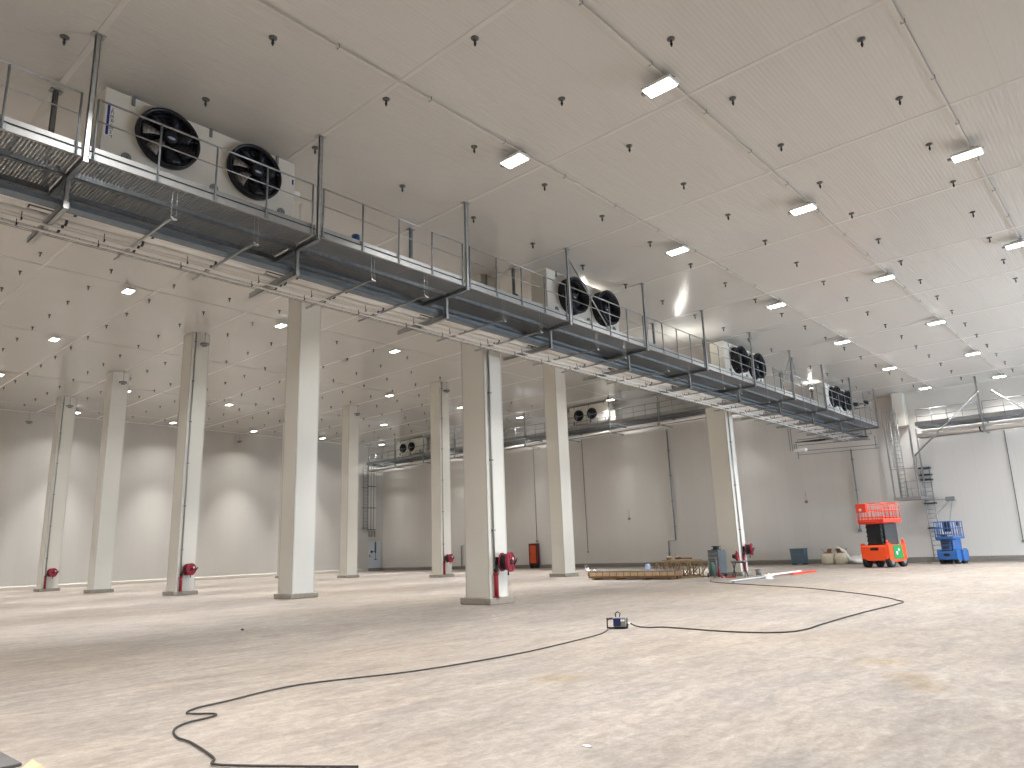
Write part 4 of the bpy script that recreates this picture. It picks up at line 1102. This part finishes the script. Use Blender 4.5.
# long lengths on the floor
plank((31.6, 15.32, .04), (36.6, 15.45, .04), .14, .08, 'white', 'long white channel lying on the floor before the reel column', 'steel_channel', 'channel')
plank((31.4, 15.1, .03), (36.2, 15.2, .03), .12, .06, 'galv_d', 'grey steel length lying along the white channel', 'steel_channel', 'channel')
plank((35.2, 15.33, .125), (40.4, 15.5, .125), .12, .08, 'pipe', 'white length resting across the end of the white channel', 'steel_channel', 'channel')
plank((38.6, 15.25, .05), (42.0, 15.3, .05), .12, .1, 'lred', 'red painted steel length at the far end of the floor lengths', 'steel_bar', 'steel bar')
plank((36.9, 15.85, .03), (40.2, 15.9, .03), .1, .06, 'red', 'thin red bar lying behind the white channel', 'steel_bar', 'steel bar')
a = (34.6, 14.8, 0); m = MB(a); m.tube([(34.6, 14.8, 0), (34.6, 14.8, .03), (34.6, 14.8, .22), (34.6, 14.8, .25)], [.24, .16, .06, .03], 14)
tag(m.build('floor_cone', M['white'], None, a), 'small white cone on the floor before the white channel', 'cone')
a = (38.9, 17.2, 0); m = MB(a); m.tube([(38.9, 17.2, 0), (38.9, 17.2, .26)], [.13, .15], 14).tube([(38.9, 17.2, .26), (38.9, 17.2, .29)], .16, 14)
tag(m.build('paint_bucket', M['grey'], None, a), 'small grey bucket at the foot of the reel column', 'bucket')
# blue grey bin by the wall
a = (55.3, 21.17, 0); t = thing('storage_bin', 'blue-grey steel storage bin with ribs by the back wall', 'bin', a, math.radians(-6))
m = MB(); m.loft([[(-.3, -.48, .1), (.3, -.48, .1), (.3, .48, .1), (-.3, .48, .1)], [(-.32, -.52, 1.12), (.32, -.52, 1.12), (.32, .52, 1.12), (-.32, .52, 1.12)]]); m.build('body', M['steelblue'], t)
for zz in (.38, .72): MB().box(-.335, -.29, -.5, .5, zz, zz + .05).box(-.3, .3, -.525, -.48, zz, zz + .05).build('rib', M['tray'], t)
MB().box(-.35, .35, -.55, .55, 1.12, 1.17).build('lid', M['steelblue'], t)
for y in (-.4, .4): MB().box(-.3, .3, y - .06, y + .06, 0, .1).build('skid', M['dark'], t)
# two big sacks of waste and torn film
for i, (y, lab) in enumerate(((18.95, 'pale waste sack beside the blue-grey bin, cardboard sticking out'), (18.05, 'pale waste sack beside the heap of white film'))):
    a = (55.0, y, 0); t = thing('waste_sack', lab, 'sack', a, .1 * i, 'waste sacks by the back wall')
    m = MB(); m.loft([[(math.copysign(abs(math.cos(q)) ** .5, math.cos(q)) * r, math.copysign(abs(math.sin(q)) ** .5, math.sin(q)) * r, zz) for q in [2 * PI * k / 16 for k in range(16)]] for r, zz in ((.36, 0), (.45, .1), (.47, .4), (.44, .7), (.42, .76))], True, True)
    m.build('sack_body', M['sack'], t)
    m = MB(); m.ball((0, 0, .74), (.38, .38, .12), 12, 6); m.build('contents', M['wood_d'], t)
    for q in range(3):
        an = q * 1.9 + i; m = MB(); m.bar((.1 * math.cos(an), .1 * math.sin(an), .74), (.42 * math.cos(an), .42 * math.sin(an), 1.08), .3, .02); m.build('cardboard', M['wood_d' if q else 'dark'], t)
a = (54.9, 18.0, 0); m = MB(a); m.tube([(54.9, 18.6, .95), (54.9, 18.2, 1.15), (54.9, 17.75, .85), (54.9, 17.5, .35), (54.9, 17.35, .04)], [.05, .1, .11, .12, .1], 8)
tag(m.build('plastic_film', M['film'], None, a), 'strip of white film draped from the sacks down to the floor', 'film')
lump((54.8, 16.75, 0), (.55, .75, .26), 'film', 'crumpled heap of white film on the floor between sacks and orange lift', 'plastic_film', 'film', 11, 14, 8, .3)
lump((55.0, 15.9, 0), (.2, .3, .16), 'redpost', 'small dark red lump beside the heap of white film', 'rag_bundle', 'rags', 12)
# dark mat and timber end in the near corner
a = (1.3, 9.6, 0); tag(MB(a).cbox(-.4, 2.25, 7.96, 11.5, 0, .03, .006).build('floor_mat', M['mat_'], None, a), 'dark grey mat lying on the floor in the corner next to a timber end', 'mat')
a = (2.1, 7.3, 0); tag(MB(a).prism([(2.26, 7.73), (2.1, 7.46), (1.95, 7.1), (1.98, 6.6), (2.2, 6.6), (2.24, 7.29)], 'z', 0, .09).build('timber_block', M['wood'], None, a), 'pale timber end on the floor beside the dark mat', 'timber')
# crumbs of debris
for i, (u, x, y, lab) in enumerate(((0, 9.62, 17.9, 'tiny dark chip lying alone on the bare floor'), (1, 5.55, 4.2, 'scrap of torn white paper on the floor near the camera'), (2, 7.2, 8.95, 'white scrap beside the long black cable'), (3, 14.9, 14.2, 'small white scrap on the floor before the broad column'))):
    lump((x, y, 0), (.035, .055, .006) if i else (.04, .05, .025), 'dark' if i == 0 else 'film', lab, 'floor_scrap', 'scrap', 20 + i, 7, 4, .4)

# ------------------------------------------------------------------ daylight and view
wd = bpy.data.worlds.new('sky'); bpy.context.scene.world = wd; wd.use_nodes = True
bg = wd.node_tree.nodes['Background']; sky = wd.node_tree.nodes.new('ShaderNodeTexSky'); sky.sky_type = 'HOSEK_WILKIE'; sky.turbidity = 3
sky.sun_direction = (-.4, .5, .76)
wd.node_tree.links.new(sky.outputs['Color'], bg.inputs['Color']); bg.inputs['Strength'].default_value = .6
struct(MB().box(GX0 - 40, GX1 + 40, YR - 60, YR - .3, -.35, -.05).build('floor.001', M['kerb']))
l = bpy.data.lights.new('gate_daylight', 'AREA'); l.shape = 'RECTANGLE'; l.size = GX1 - GX0 - .2; l.size_y = GZ - .2; l.energy = 9500; l.color = (.7, .84, 1.)
lo = bpy.data.objects.new('gate_daylight', l); C.objects.link(lo); lo.location = ((GX0 + GX1) / 2, YR - .34, GZ / 2); lo.rotation_euler = (PI / 2, 0, 0)
sc = bpy.context.scene
sc.view_settings.view_transform = 'Standard'; sc.view_settings.look = 'None'; sc.view_settings.gamma = 1; sc.view_settings.use_curve_mapping = False
sc.view_settings.exposure = -.42
sc.cycles.use_denoising = True; sc.cycles.max_bounces = 8; sc.cycles.diffuse_bounces = 5; sc.cycles.glossy_bounces = 3; sc.cycles.sample_clamp_indirect = 8
